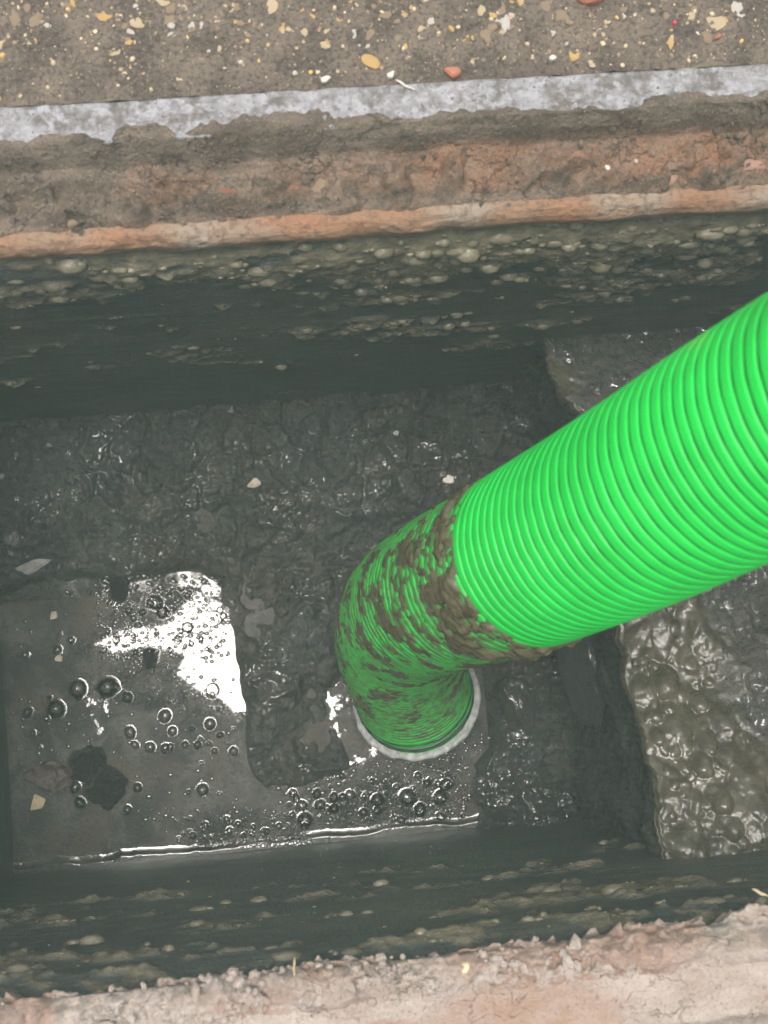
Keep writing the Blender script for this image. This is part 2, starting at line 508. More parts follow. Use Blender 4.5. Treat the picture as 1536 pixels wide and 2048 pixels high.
for px, py, d in named:
    p = at(px, py, CAM_Z); s = d * .58 * CAM_Z / F_PX
    put('stone', stone_meshes[int(rng.integers(16))], (p[0], p[1], pave_z(p[0], p[1]) - .0008), (s * rng.uniform(.8, 1.2), s * rng.uniform(.55, .9), s * .25), rng.uniform(0, 6.28), PAVE); n_st += 1
    for _ in range(3):
        q = p[:2] + rng.normal(0, s * 1.15, 2); s2 = s * rng.uniform(.25, .6)
        if q[1] > FY0 + .008: put('stone', stone_meshes[int(rng.integers(16))], (q[0], q[1], pave_z(q[0], q[1]) - .0006), (s2, s2 * .8, s2 * .4), rng.uniform(0, 6.28), PAVE); n_st += 1
small = []
while n_st < 298:
    x, y = rng.uniform(-.30, .47), FY0 + .012 + rng.uniform(0, .1) ** 1.0
    near = (y - FY0) / .06
    if rng.random() > .25 + .75 * near: continue
    s = rng.uniform(.0016, .0042) * (1.4 if rng.random() < .12 else 1)
    put('stone', stone_meshes[int(rng.integers(16))], (x, y, pave_z(x, y) - .0005), (s * rng.uniform(.7, 1.3), s, s * .4), rng.uniform(0, 6.28), PAVE); n_st += 1


def small_stones(name, pts, mat, parent):
    items = []
    for (x, y, z, s) in pts:
        a = rng.uniform(0, 6.28); c, sn = math.cos(a), math.sin(a)
        items.append(((x, y, z), np.array([[c, sn, 0], [-sn, c, 0], [0, 0, 1]]), (s, s * rng.uniform(.5, .9), s * .45)))
    o = link(name, domes_mesh(name, items, 2, 6), mat, parent); tag(o, kind='stuff'); return o


for mt, n in (('cream', 2200), ('tan', 2600), ('white', 150), ('ochre', 700)):
    pts = []
    for _ in range(n):
        x, y = rng.uniform(-.55, .75), FY0 + .006 + rng.uniform(0, .26)
        pts.append((x, y, pave_z(x, y) - .0003, rng.uniform(.0006, .0014) * (1 + 1.0 * (rng.random() < .25))))
    small_stones('grit', pts, M[mt], PAVE)

# ------------------------------------------------------------------ drain frame: far side, near side and two ends
FRAME = empty('drain_frame', (0, 0, 0))
tag(FRAME, 'rusty steel drain frame with white painted outer edge and dirt-caked inner seat', 'drain frame')


def strip(name, x0, x1, nx, prof, mat, z_fn=None, attr_fn=None, flip=False):
    """sweep a cross-section prof (list of (y, z)) along x"""
    x = np.linspace(x0, x1, nx); pr = np.array(prof)
    P = np.zeros((nx, len(pr), 3)); P[..., 0] = x[:, None]; P[..., 1] = pr[None, :, 0]; P[..., 2] = pr[None, :, 1]
    t = np.linspace(0, 1, len(pr))
    if z_fn: P = z_fn(P, t)
    at_ = attr_fn(P, t) if attr_fn else None
    return link(name, grid_mesh(name, P, at_, flip=flip), mat, FRAME)


def resample(pts, n):
    pts = np.array(pts, float); d = np.r_[0, np.cumsum(np.hypot(*np.diff(pts, axis=0).T))]
    s = np.linspace(0, d[-1], n); return np.stack([np.interp(s, d, pts[:, 0]), np.interp(s, d, pts[:, 1])], -1)


# far flange: thick white painted bar
def fl_z(P, t):
    P = P.copy(); top = (t > .12) & (t < .9)
    P[:, top, 2] += (fbm(P[:, top, 0] * 50, P[:, top, 1] * 50, oct=4, seed=21) - .5) * .004
    w = (fbm(P[..., 0] * 14, 0 * P[..., 0], oct=4, seed=22) - .5) * .006
    P[..., 1] += np.where(t[None, :] < .2, w, 0); return P


strip('flange', FX0, FX1, 700, resample([(FY0 + .001, -.03), (FY0 + .001, .003), (FY0 - .001, .0045), (.434, .0045), (.432, .003), (.430, -.03)], 44), M['flange'], fl_z, flip=True)


# far seat: dirt sloping from the flange down onto the seat
def seat_z(P, t):
    P = P.copy(); X, Y = P[..., 0], P[..., 1]
    Zb = P[..., 2].copy()
    rag = (fbm(X * 60, 0 * X, oct=4, seed=33, gain=.7) - .5) * .013 + (fbm(X * 7, 0 * X, oct=3, seed=34) - .5) * .014
    up = sstep(.14, 0, t)[None, :]
    P[..., 1] += np.maximum(rag, -.004) * up
    n = fbm(X * 30, Y * 45, oct=5, seed=35); r = ridged(X * 26, Y * 60, oct=4, seed=36)
    P[..., 2] += (n - .5) * .012 + (r - .6) * .011 * sstep(.1, .4, t)[None, :]
    lump = np.maximum(0, fbm(X * 45, Y * 45, oct=3, seed=37) - .54) * .07
    P[..., 2] += lump * sstep(.35, .6, t)[None, :]
    crease = sstep(.62, .70, t) * sstep(.82, .76, t)
    P[..., 2] += crease[None, :] * np.maximum(0, fbm(X * 120, Y * 120, oct=3, seed=38) - .40) * .022
    k = sstep(.93, .80, t)[None, :]
    P[..., 2] = Zb + (P[..., 2] - Zb) * k
    return P


def seat_attr(P, t):
    X, Y = P[..., 0], P[..., 1]
    band = sstep(.26, .42, t) * sstep(.86, .70, t)
    r = band[None, :] * sstep(-.1, .35, X + (fbm(X * 9, Y * 30, oct=3, seed=41) - .5) * .5) * .75 + sstep(.80, .93, t)[None, :] * .9
    r = r + band[None, :] * sstep(.52, .68, fbm(X * 11, Y * 22, oct=3, seed=44)) * .6
    r = r * sstep(.25, .55, fbm(X * 24, Y * 60, oct=4, seed=42) + .18)
    return {'across': np.broadcast_to(t, X.shape), 'rust': np.clip(r, 0, 1)}


strip('seat', FX0 + .04, FX1 - .04, 660, resample([(.442, .0035), (.434, .0075), (.4275, -.002), (.420, -.020), (.404, -.030), (.374, -.034), (.364, -.043)], 64), M['ledge'], seat_z, seat_attr, flip=True)


def lip_z(P, t):
    P = P.copy(); X = P[..., 0]
    P[..., 1] += (fbm(X * 26, t[None, :] * 2, oct=4, seed=51) - .5) * .006 * sstep(.1, .4, t)[None, :]
    P[..., 2] += (fbm(X * 40, t[None, :] * 6, oct=4, seed=52) - .5) * .004; return P


strip('inner_lip', FX0 + .06, FX1 - .06, 640, resample([(.378, -.037), (.374, -.0325), (.366, -.034), (.361, -.039), (.3585, -.046), (.3595, -.056), (.368, -.060), (.372, -.075)], 34), M['lip'], lip_z, flip=True)


# near side, mirrored, paler; its edge is caked with crumbly mortar
def nseat_z(P, t):
    P = P.copy(); X, Y = P[..., 0], P[..., 1]
    P[..., 2] += (fbm(X * 30, Y * 60, oct=5, seed=61) - .5) * .006 + (ridged(X * 12, Y * 60, oct=3, seed=62) - .6) * .003
    return P


def nseat_attr(P, t):
    X, Y = P[..., 0], P[..., 1]
    r = sstep(.42, .6, fbm(X * 7, Y * 26, oct=4, seed=63)) * .9
    return {'across': np.broadcast_to(t, X.shape), 'rust': np.clip(r, 0, 1)}


strip('seat', FX0 + .04, FX1 - .04, 700, resample([(-.252, -.040), (-.262, -.036), (-.300, -.034), (-.312, -.031), (-.318, -.018), (-.322, .002)], 60), M['ledge_pink'], nseat_z, nseat_attr, flip=True)
strip('flange', FX0, FX1, 260, resample([(-.3225, -.03), (-.322, .003), (-.324, .0045), (FY1 + .001, .0045), (FY1 - .001, .003), (FY1 - .001, -.03)], 24), M['flange'], fl_z, flip=True)


def crust_z(P, t):
    P = P.copy(); X, Y = P[..., 0], P[..., 1]
    bell = np.sin(np.pi * np.clip(t, 0, 1)) ** .7
    big = fbm(X * 16, 0 * X, oct=4, seed=71); fine = fbm(X * 75, Y * 75, P[..., 2] * 75, oct=4, seed=72); fold = ridged(X * 55, Y * 55, P[..., 2] * 55, oct=3, seed=73)
    out = ((big - .45) * .050 + (fine - .5) * .040 + (fold - .6) * .022 + (fbm(X * 210, Y * 210, P[..., 2] * 210, oct=2, seed=75) - .5) * .014) * bell[None, :]
    ny = np.cos(np.pi * t * 1.0)
    P[..., 1] += out * np.clip(ny + .25, 0, 1)[None, :] * .9
    P[..., 2] += out * .8; return P


def crust_attr(P, t):
    X, Y = P[..., 0], P[..., 1]
    return {'across': np.broadcast_to(t, X.shape), 'rust': np.clip(sstep(.5, .62, fbm(X * 6, Y * 9, oct=3, seed=74)) * .9 * sstep(.2, .5, t)[None, :], 0, 1)}


strip('mortar_crust', FX0 + .06, FX1 - .06, 740, resample([(-.262, -.075), (-.250, -.060), (-.243, -.048), (-.243, -.036), (-.250, -.028), (-.262, -.030), (-.275, -.037)], 50), M['ledge_pink'], crust_z, crust_attr, flip=True)

# the two short ends, outside the picture: the same seat and bar
for sx, xw in ((-1, X_LEFT), (1, X_RIGHT)):
    bm = bmesh.new()
    for (a0, a1, z0, z1) in ((.078, .114, -.03, .0045), (-.002, .078, -.056, -.036)):
        xa, xb = xw + sx * a0, xw + sx * a1
        mt = Matrix.Translation(((xa + xb) / 2, (FY0 + FY1) / 2, (z0 + z1) / 2)) @ Matrix.Diagonal((abs(xb - xa), FY0 - FY1 - .09, z1 - z0, 1))
        bmesh.ops.create_cube(bm, size=1, matrix=mt)
    bmesh.ops.bevel(bm, geom=bm.edges[:], offset=.003, segments=2, affect='EDGES')
    me = bpy.data.meshes.new('end_bar'); bm.to_mesh(me); bm.free()
    link('end_bar', me, M['lip'], FRAME)

# flakes of rust and paint lying on the seat, part of its crust
fm = []
for k in range(4):
    me = pebble_mesh('rust_flake', 300 + k, .35); fm.append(me)
flake_list = [(470, 376, 78, 36, 'brick'), (590, 365, 36, 52, 'tan'), (560, 292, 60, 18, 'brick'), (1120, 358, 64, 34, 'pinkchip'), (1325, 355, 56, 40, 'pinkchip'),
              (1420, 342, 60, 34, 'pinkchip'), (1485, 338, 90, 32, 'pinkchip'), (1375, 312, 32, 26, 'tan'), (655, 375, 70, 60, 'tan'), (585, 385, 30, 20, 'brick'), (890, 375, 46, 40, 'tan'), (135, 450, 50, 22, 'tan')]
fmat = {}
for i, (px, py, w, h, mt) in enumerate(flake_list):
    p = at(px, py, CAM_Z - Z_SEAT + .002)
    key = (i % 4, mt)
    if key not in fmat:
        me = fm[i % 4].copy(); me.materials.append(M[mt]); fmat[key] = me
    k = .98 / F_PX * .5
    put('rust_flake', fmat[key], (p[0], p[1], Z_SEAT + .001), (w * k, h * k, .0055), math.radians(rng.uniform(-8, 14)), FRAME)

# crumbs of dirt caked on the two seats
def crumbs(name, n, ya, yb, z_of, mat, rmin, rmax, power=3.0):
    items = []
    for _ in range(n):
        x, y = rng.uniform(FX0 + .08, FX1 - .08), ya + (yb - ya) * rng.random()
        if fbm(np.array([x * 22.]), np.array([y * 60.]), oct=3, seed=81)[0] < .50: continue
        r = rmin + (rmax - rmin) * rng.random() ** power; a = rng.uniform(0, 6.28); c, sn = math.cos(a), math.sin(a)
        tl = rng.uniform(-.5, .5); B = np.array([[c, sn, 0], [-sn, c, 0], [0, 0, 1]]) @ np.array([[math.cos(tl), 0, math.sin(tl)], [0, 1, 0], [-math.sin(tl), 0, math.cos(tl)]])
        items.append(((x, y, z_of(y)), B, (r * rng.uniform(.8, 1.5), r * rng.uniform(.6, 1), r * rng.uniform(.5, .9))))
    o = link(name, domes_mesh(name, items, 2, 5), mat, FRAME); o.data.polygons.foreach_set('use_smooth', [False] * len(o.data.polygons)); tag(o, kind='stuff')


zf = lambda y: float(np.interp(y, [.364, .374, .404, .420, .4275, .434], [-.041, -.033, -.030, -.020, -.004, .006]))
crumbs('dirt_crumbs', 2600, .372, .434, zf, M['ledge'], .0006, .0042)
crumbs('dirt_crumbs', 900, .376, .388, zf, M['ledge'], .0006, .0036)
crumbs('dirt_crumbs', 2200, -.272, -.240, lambda y: float(np.interp(y, [-.275, -.262, -.250, -.243, -.238], [-.036, -.028, -.024, -.034, -.046])), M['ledge_pink'], .0010, .0062, 2.4)

# ------------------------------------------------------------------ basin walls
BASIN = empty('catch_basin', (0, 0, Z_FLOOR))
tag(BASIN, 'deep dark mud-coated concrete catch basin under the rusty frame', 'catch basin')


def blob_field(u, z, dens, seed):
    """smeared sludge mask in wall coordinates u (along) and z (up)"""
    n = fbm(u * 9, z * 22, oct=5, seed=seed, gain=.6); n2 = fbm(u * 50, z * 90, oct=3, seed=seed + 5)
    return np.clip(sstep(.60, .72, n * .70 + n2 * .30 + (dens - .5) * .36), 0, 1)


def density(D, u, far):
    """sludge density by distance below the camera (1.0 at the lip, 1.7 at the floor)"""
    top = sstep(1.18, 1.0, D) * .42
    mid = sstep(1.47, 1.38, D) * .60
    d = top + mid
    if far:
        d = d + sstep(.0, .25, u) * sstep(1.34, 1.02, D) * .42 - sstep(-.1, -.25, u) * sstep(1.0, 1.1, D) * .08
        d = d - sstep(.30, .40, u) * sstep(1.04, 1.10, D) * .10
    else:
        d = d - .02 * sstep(1.40, 1.3, D)
    return d


def wall_mesh(name, u0, u1, nu, nz, to_world, normal, far, seed, blobs, flat=False):
    u = np.linspace(u0, u1, nu); z = np.linspace(Z_FLOOR - .02, Z_LIP + .006, nz)
    U, Z = np.meshgrid(u, z, indexing='ij'); D = CAM_Z - Z
    dens = density(D, U, far)
    mk = blob_field(U, Z, dens, seed)
    if far:      # pale run of silt down the wall near the right end
        mk = np.maximum(mk, .75 * sstep(.006, .001, np.abs(U - .392 + (fbm(Z * 40, 0 * Z, seed=77) - .5) * .006)) * sstep(1.2, 1.14, D) * sstep(.40, .55, fbm(U * 90, Z * 60, oct=3, seed=78)))
    lump = fbm(U * 60, Z * 80, oct=3, seed=seed + 9)
    h = mk * (.0010 + .011 * np.maximum(0, lump - .25)) + (fbm(U * 8, Z * 14, oct=4, seed=seed + 2) - .5) * .004
    h += .0014 * ridged(U * 7, Z * 60, oct=3, seed=seed + 3) * sstep(1.5, 1.3, D)
    # a slight step where the old sludge line was
    h += .010 * sstep(1.47, 1.44, D + (fbm(U * 14, 0 * U, oct=3, seed=seed + 8) - .5) * .05)
    h = h * sstep(-.001, .05, Z_LIP - Z) - .004 * sstep(.03, 0, Z_LIP - Z)
    P = to_world(U, Z) + h[..., None] * np.asarray(normal)
    soft = np.clip(mk + .22 * sstep(.45, .7, fbm(U * 6, Z * 10, oct=3, seed=seed + 6)) * sstep(1.45, 1.3, D), 0, 1)
    o = link('wall', grid_mesh(name, P, {'mud': soft}), M['wall'], BASIN)
    if blobs:
        items = []; tries = 0
        right = to_world(np.array(1.0), np.array(0.)) - to_world(np.array(0.), np.array(0.))
        N = np.asarray(normal, float); up = np.array([0, 0, 1.])
        while len(items) < blobs and tries < blobs * 60:
            tries += 1
            i, j = int(rng.integers(nu)), int(rng.integers(nz))
            pr = .008 + 1.0 * dens[i, j] ** 1.5 * (.06 + .94 * mk[i, j])
            if D[i, j] > 1.45 or rng.random() > pr: continue
            r = .0012 + .0080 * rng.random() ** 4.0
            if rng.random() < .55 * mk[i, j]: r *= 1.25
            cl = 1 + int(rng.random() < .5) * int(rng.integers(1, 5))
            for c in range(cl):
                rr = r * (1 if c == 0 else rng.uniform(.35, .8))
                du = 0 if c == 0 else rng.uniform(-2.4, 2.4) * r; dz = 0 if c == 0 else rng.uniform(-.8, .6) * r
                pos = P[i, j] + right * du + up * dz - N * rr * .25
                items.append((pos, np.stack([right, up, N]), (rr * rng.uniform(1.0, 1.7), rr * rng.uniform(.65, 1.0), rr * rng.uniform(.45, .95))))
        so = link('sludge_blobs', domes_mesh('sludge_blobs', items, 3, 9), M['sludge'], BASIN); tag(so, kind='stuff')
    return o


wall_mesh('far_wall', X_LEFT - .01, X_RIGHT, 470, 270, lambda U, Z: np.stack([U, np.full_like(U, Y_FAR + .006), Z], -1), (0, -1, 0), True, 201, 2200)
wall_mesh('near_wall', X_LEFT - .01, X_RIGHT, 430, 240, lambda U, Z: np.stack([U, np.full_like(U, Y_NEAR - .004), Z], -1), (0, 1, 0), False, 231, 800)
wall_mesh('left_wall', Y_NEAR - .02, Y_FAR + .02, 200, 160, lambda U, Z: np.stack([np.full_like(U, X_LEFT), U, Z], -1), (1, 0, 0), False, 251, 250)
wall_mesh('right_wall', Y_NEAR - .02, Y_FAR + .02, 120, 100, lambda U, Z: np.stack([np.full_like(U, X_RIGHT), U, Z], -1), (-1, 0, 0), False, 271, 0)

# ------------------------------------------------------------------ silt floor
puddle_px = [(-40, 1200), (20, 1180), (60, 1158), (150, 1150), (240, 1165), (330, 1140), (400, 1135), (442, 1160), (436, 1205), (456, 1218), (462, 1265), (470, 1330),
             (490, 1420), (486, 1480), (500, 1545), (530, 1585), (600, 1575), (680, 1552), (740, 1505), (700, 1530), (690, 1480), (676, 1430), (662, 1388), (690, 1374), (745, 1460),
             (830, 1500), (960, 1400), (985, 1480), (945, 1530), (960, 1590), (930, 1700), (-40, 1790)]
PUD = px_poly(puddle_px, D_FLOOR)
bank_px = [(-60, 780), (1250, 700), (1180, 900), (1050, 1000), (900, 1010), (760, 1035), (640, 1040), (520, 1000), (420, 1030), (330, 1035), (220, 1050), (120, 1060), (-60, 1100)]
BANK = px_poly(bank_px, D_FLOOR)


def chunks(X, Y, cell, seed):
    """broken plates: per-cell height and tilt, and the gap between neighbouring cells"""
    x, y = X / cell, Y / cell; xi, yi = np.floor(x), np.floor(y)
    b1 = np.full(X.shape, 9.); b2 = np.full(X.shape, 9.); hh = np.zeros(X.shape)
    for di in (-1, 0, 1):
        for dj in (-1, 0, 1):
            cx, cy = xi + di, yi + dj
            r1, r2, r3, r4 = (vnoise(cx + .0, cy + .0, 0., seed + k) for k in range(4))
            px, py = cx + .1 + .8 * r1, cy + .1 + .8 * r2
            dd = np.hypot(x - px, y - py); h = r3 + .9 * (r4 - .5) * (x - px) + .9 * (r1 - .5) * (y - py)
            nearer = dd < b1
            b2 = np.where(nearer, b1, np.minimum(b2, dd)); hh = np.where(nearer, h, hh); b1 = np.where(nearer, dd, b1)
    return hh, b2 - b1


def floor_height(X, Y):
    wob = (fbm(X * 30, Y * 30, oct=4, seed=301) - .5) * .02
    sp = poly_sd(X, Y, PUD) + wob * .45
    sb = poly_sd(X, Y, BANK) + wob * 1.6
    h = -.012 + .022 * sstep(-.004, .007, sp) + .006 * sstep(.01, .06, sp)
    h = h + sstep(.012, -.012, sb) * (.012 + .012 * sstep(-.02, -.14, sb))
    land = sstep(-.004, .012, sp)
    wx_, wy_ = X + .03 * (fbm(X * 14, Y * 14, seed=311) - .5), Y + .03 * (fbm(X * 14, Y * 14, seed=312) - .5)
    calm = 1 - .55 * sstep(.0, -.03, sb)
    h = h + .010 * np.exp(-((sp - .016) / .010) ** 2)
    h = h + land * ((fbm(wx_ * 13, wy_ * 13, oct=4, seed=303) - .5) * .052 + ((ridged(wx_ * 18, wy_ * 18, oct=4, seed=305) - .62) * .040 + (ridged(wx_ * 42, wy_ * 42, oct=2, seed=315) - .62) * .016) * calm + (ridged(wx_ * 60, wy_ * 60, oct=3, seed=304) - .6) * .006)
    ch, gap = chunks(wx_ + .012 * (fbm(X * 60, Y * 60, seed=321) - .5), wy_ + .012 * (fbm(X * 60, Y * 60, seed=322) - .5), .042, 331)
    ch2, gap2 = chunks(wx_ + .01 * (fbm(X * 80, Y * 80, seed=323) - .5), wy_, .019, 341)
    where = sstep(.40, .56, fbm(X * 7, Y * 7, oct=3, seed=325) + .12 * sstep(.02, -.01, np.abs(sb) - .03)) * sstep(.006, .03, sp)
    h = h + where * (ch * .018 * sstep(.0, .22, gap) + ch2 * .007 * sstep(0, .2, gap2) - .008)
    # ragged bank on the right foot of the shelf
    h = h + sstep(.16, .34, X) * land * (.012 + .030 * np.maximum(0, fbm(X * 20, Y * 20, oct=4, seed=309) - .45))
    return h


xs = np.linspace(X_LEFT - .012, X_SHELF + .03, 500); ys = np.linspace(Y_NEAR - .012, Y_FAR + .012, 370)
FXg, FYg = np.meshgrid(xs, ys, indexing='ij')
FH = floor_height(FXg, FYg)
# the mouth of the hose stands in a scoured flat
C_RING = at(833, 1398, 1.655)
dr = np.hypot(FXg - C_RING[0], FYg - C_RING[1])
FH = np.where(dr < .13, FH + (np.minimum(FH, -.002) - FH) * sstep(.13, .098, dr), FH)
FZ = Z_FLOOR + FH


def floor_z(x, y):
    i = int(np.clip(np.searchsorted(xs, x), 0, len(xs) - 1)); j = int(np.clip(np.searchsorted(ys, y), 0, len(ys) - 1))
    return float(FZ[i, j])


silt = link('silt_floor', grid_mesh('silt_floor', np.stack([FXg, FYg, FZ], -1), {'wet': sstep(.01, 0, FH), 'brown': 0.10 * sstep(.45, .7, fbm(FXg * 7, FYg * 7, seed=310))}), M['mud'])
tag(silt, kind='structure')

# ------------------------------------------------------------------ sludge shelf on the right (face, then top)


def shelf():
    y = np.linspace(Y_NEAR - .01, Y_FAR + .012, 390)
    edge = X_SHELF + (fbm(y * 22, 0 * y, oct=5, seed=401, gain=.6) - .5) * .026 - sstep(.20, .34, y) * .045
    ztop = CAM_Z - (1.345 - .085 * sstep(.0, -.25, y) + .05 * sstep(.12, .36, y))
    nf, nt = 90, 260
    sf = np.linspace(0, 1, nf)[None, :]; stt = np.linspace(0, 1, nt)[None, :]
    P = np.zeros((len(y), nf + nt, 3)); P[..., 1] = y[:, None]
    P[:, :nf, 0] = edge[:, None] + .016 * (1 - sf) * 0 + .022 * np.sin(sf * 3.0) * (fbm(y * 9, 0 * y, seed=402)[:, None] - .1)
    P[:, :nf, 2] = (Z_FLOOR - .03) + (ztop[:, None] - Z_FLOOR + .03) * sf
    P[:, nf:, 0] = edge[:, None] + .0015 + (X_RIGHT - .01 - edge[:, None]) * stt ** 1.35
    P[:, nf:, 2] = ztop[:, None]
    X, Y, Z = P[..., 0], P[..., 1], P[..., 2]
    face = np.zeros(nf + nt, bool); face[:nf] = True
    fh = (fbm(Y * 18, Z * 18, oct=5, seed=403) - .5) * .022 + (ridged(Y * 26, Z * 26, oct=4, seed=404) - .6) * .012
    th = (fbm(X * 14, Y * 14, oct=4, seed=405) - .5) * .022 + (fbm(X * 55, Y * 55, oct=3, seed=406) - .5) * .006
    gp = px_poly([(1330, 1120), (1440, 1220), (1450, 1330), (1430, 1410), (1480, 1470), (1560, 1510), (1900, 1540), (1900, 400), (1100, 400), (1130, 900)], 1.33)
    grey = sstep(.03, -.03, poly_sd(X, Y, gp) + (fbm(X * 26, Y * 26, oct=5, seed=407) - .5) * .12) * .7
    th = th + grey * (ridged(X * 45, Y * 45, oct=4, seed=408) - .6) * .012
    th = th * np.r_[np.zeros(nf), sstep(0, .04, stt[0])][None, :] + .006 * np.r_[np.zeros(nf), sstep(0, .03, stt[0])][None, :]
    # swelling blisters of sludge
    r = np.random.default_rng(11)
    bl = np.zeros_like(th)
    cand = [(at(px, py, 1.33)[:2], rad) for px, py, rad in
            ((1390, 1405, 24), (1330, 1365, 30), (1330, 1415, 16), (1300, 1430, 18), (1430, 1440, 30), (1395, 1480, 26), (1345, 1470, 20), (1405, 1590, 26), (1470, 1600, 30),
             (1495, 1635, 34), (1460, 1620, 14), (1420, 1640, 22), (1375, 1520, 24), (1380, 1330, 24), (1300, 1290, 16), (1345, 1260, 20), (1320, 1560, 16), (1355, 1680, 24), (1500, 1720, 20), (1440, 1705, 20))]
    for c, rad in cand: bl = np.maximum(bl, 0)
    yy = Y[:, nf:]; xx = X[:, nf:]; b = np.zeros_like(xx)

    def add(cx, cy, rad, hh, el=1.0, an=0.0):
        nonlocal b
        j0, j1 = np.searchsorted(y, [cy - rad * 1.6, cy + rad * 1.6])
        sl = slice(max(j0, 0), min(j1 + 1, len(y)))
        dx, dy = xx[sl] - cx, yy[sl] - cy
        if dx.size == 0: return
        u = (dx * math.cos(an) + dy * math.sin(an)) / rad; v = (-dx * math.sin(an) + dy * math.cos(an)) / (rad * el)
        q = 1 - u * u - v * v
        b[sl] = np.maximum(b[sl], np.where(q > 0, hh * np.clip(q, 0, 1) ** .8, 0))
    for (c, rad) in cand:
        R = rad * 1.33 / F_PX; add(c[0], c[1], R, R * .8, r.uniform(.9, 1.5), r.uniform(-.4, .4))
    for k in range(60):
        cx, cy = X_SHELF + .015 + r.random() * .2, r.uniform(-.235, .05)
        R = r.uniform(.008, .022); add(cx, cy, R, R * r.uniform(.25, .5), r.uniform(.8, 1.9), r.uniform(-.9, .3))
    for k in range(2600):
        cx, cy = X_SHELF + .005 + r.random() * .34, r.uniform(-.245, .2)
        R = .0013 + .0085 * r.random() ** 3.2
        add(cx, cy, R, R * r.uniform(.5, .9), r.uniform(.8, 1.5), r.uniform(-.6, .6))
    th[:, nf:] += b * (1 - .85 * grey[:, nf:])
    P[:, :nf, 0] -= fh[:, :nf] * sstep(1, .93, sf)
    P[..., 2] += np.where(face[None, :], 0, th)
    brown = np.where(face[None, :], sstep(.93, 1.0, np.r_[sf[0], np.ones(nt)])[None, :] * .8, 1 - grey * .9)
    o = link('sludge_shelf', grid_mesh('sludge_shelf', P, {'brown': np.clip(brown, 0, 1), 'wet': brown * 0 + 1}, flip=True), M['mud'])
    tag(o, kind='structure')
    return P[:, nf:, :], y


SHELF_TOP, SHELF_Y = shelf()

# ------------------------------------------------------------------ puddle water with bubbles
wx = np.linspace(X_LEFT - .005, .24, 400); wy = np.linspace(Y_NEAR - .004, .115, 250)
WX, WY = np.meshgrid(wx, wy, indexing='ij')
dn = WY - (Y_NEAR + .004 + (fbm(WX * 22, 0 * WX, oct=4, seed=501) - .5) * .010); dl = WX - (X_LEFT + .008)
WZ = np.full_like(WX, Z_WATER) + .0045 * np.exp(-np.clip(dn, 0, 1) / .0030) + .0006 * np.exp(-np.clip(dl, 0, 1) / .002)
clear = px_poly([(395, 1185), (440, 1205), (470, 1260), (500, 1420), (470, 1425), (440, 1395), (395, 1380), (352, 1345), (372, 1312), (300, 1290), (225, 1308), (190, 1290), (235, 1262), (330, 1250), (365, 1215)], D_FLOOR)
clear2 = px_poly([(402, 1170), (438, 1160), (436, 1192), (408, 1194)], D_FLOOR)
clear3 = px_poly([(655, 1370), (690, 1370), (750, 1470), (745, 1510), (690, 1530)], D_FLOOR)
clear4 = px_poly([(180, 1405), (205, 1400), (222, 1440), (200, 1462)], D_FLOOR)
sd = np.minimum(np.minimum(poly_sd(WX, WY, clear), poly_sd(WX, WY, clear2)), np.minimum(poly_sd(WX, WY, clear3), poly_sd(WX, WY, clear4)))
edge_clear = sstep(.012, .006, dn)
scum = np.clip(sstep(-.016, .026, sd), 0, 1)
scum = np.maximum(scum, .62 * sstep(.004, -.004, np.minimum(poly_sd(WX, WY, clear3), poly_sd(WX, WY, clear4))))
z1 = px_poly([(150, 1310), (230, 1210), (330, 1165), (420, 1150), (470, 1250), (500, 1440), (420, 1440), (300, 1420), (190, 1400)], D_FLOOR); z2 = px_poly([(560, 1585), (720, 1555), (930, 1510), (930, 1610), (780, 1650), (600, 1640)], D_FLOOR)
z3 = px_poly([(380, 1640), (600, 1625), (620, 1680), (400, 1690)], D_FLOOR)
froth = sstep(.012, -.012, np.minimum(np.minimum(poly_sd(WX, WY, z1), poly_sd(WX, WY, z2)), poly_sd(WX, WY, z3)))
froth = froth * sstep(-.004, .006, np.minimum(poly_sd(WX, WY, clear), poly_sd(WX, WY, clear2)))
scum = scum * (1 - .36 * froth) * (1 - edge_clear)
water = link('water', grid_mesh('water', np.stack([WX, WY, WZ], -1), {'scum': scum * 1.15, 'froth': froth}), M['water']); tag(water, kind='structure')


def revolve(name, prof, ns):
    th = np.linspace(0, 2 * np.pi, ns, endpoint=False); pr = np.array(prof)
    P = np.stack([pr[:, 0, None] * np.cos(th), pr[:, 0, None] * np.sin(th), np.repeat(pr[:, 1, None], ns, 1)], -1)
    return grid_mesh(name, P, None, wrap=True)


BUB = [(.001, .62), (.30, .59), (.58, .48), (.80, .31), (.93, .14), (1.0, .05), (1.12, .012), (1.30, -.004)]
bub_me = revolve('bubble', BUB, 14); bub_me.materials.append(M['bubble'])
bubs = [(215, 1375, 24), (155, 1378, 20), (112, 1418, 19), (425, 1380, 17), (330, 1432, 15), (300, 1312, 17), (230, 1375, 12), (55, 1425, 14), (310, 1305, 10), (375, 1255, 13),
        (355, 1280, 11), (310, 1205, 18), (325, 1225, 14), (285, 1225, 10), (255, 1395, 12), (260, 1465, 14), (340, 1495, 10), (300, 1495, 12), (330, 1497, 12), (405, 1580, 13), (160, 1605, 14),
        (150, 1575, 14), (50, 1310, 11), (115, 1300, 11), (270, 1490, 10), (345, 1462, 10), (420, 1448, 12), (440, 1470, 9), (370, 1490, 9), (395, 1490, 10), (275, 1575, 10), (255, 1620, 11),
        (610, 1640, 17), (785, 1650, 22), (825, 1655, 15), (640, 1610, 13), (815, 1595, 18), (840, 1620, 16), (755, 1600, 15), (700, 1590, 12), (880, 1595, 17), (890, 1570, 15)]
for _ in range(110): bubs.append((rng.uniform(200, 455), rng.uniform(1170, 1310), 3.5 + 7 * rng.random() ** 3))
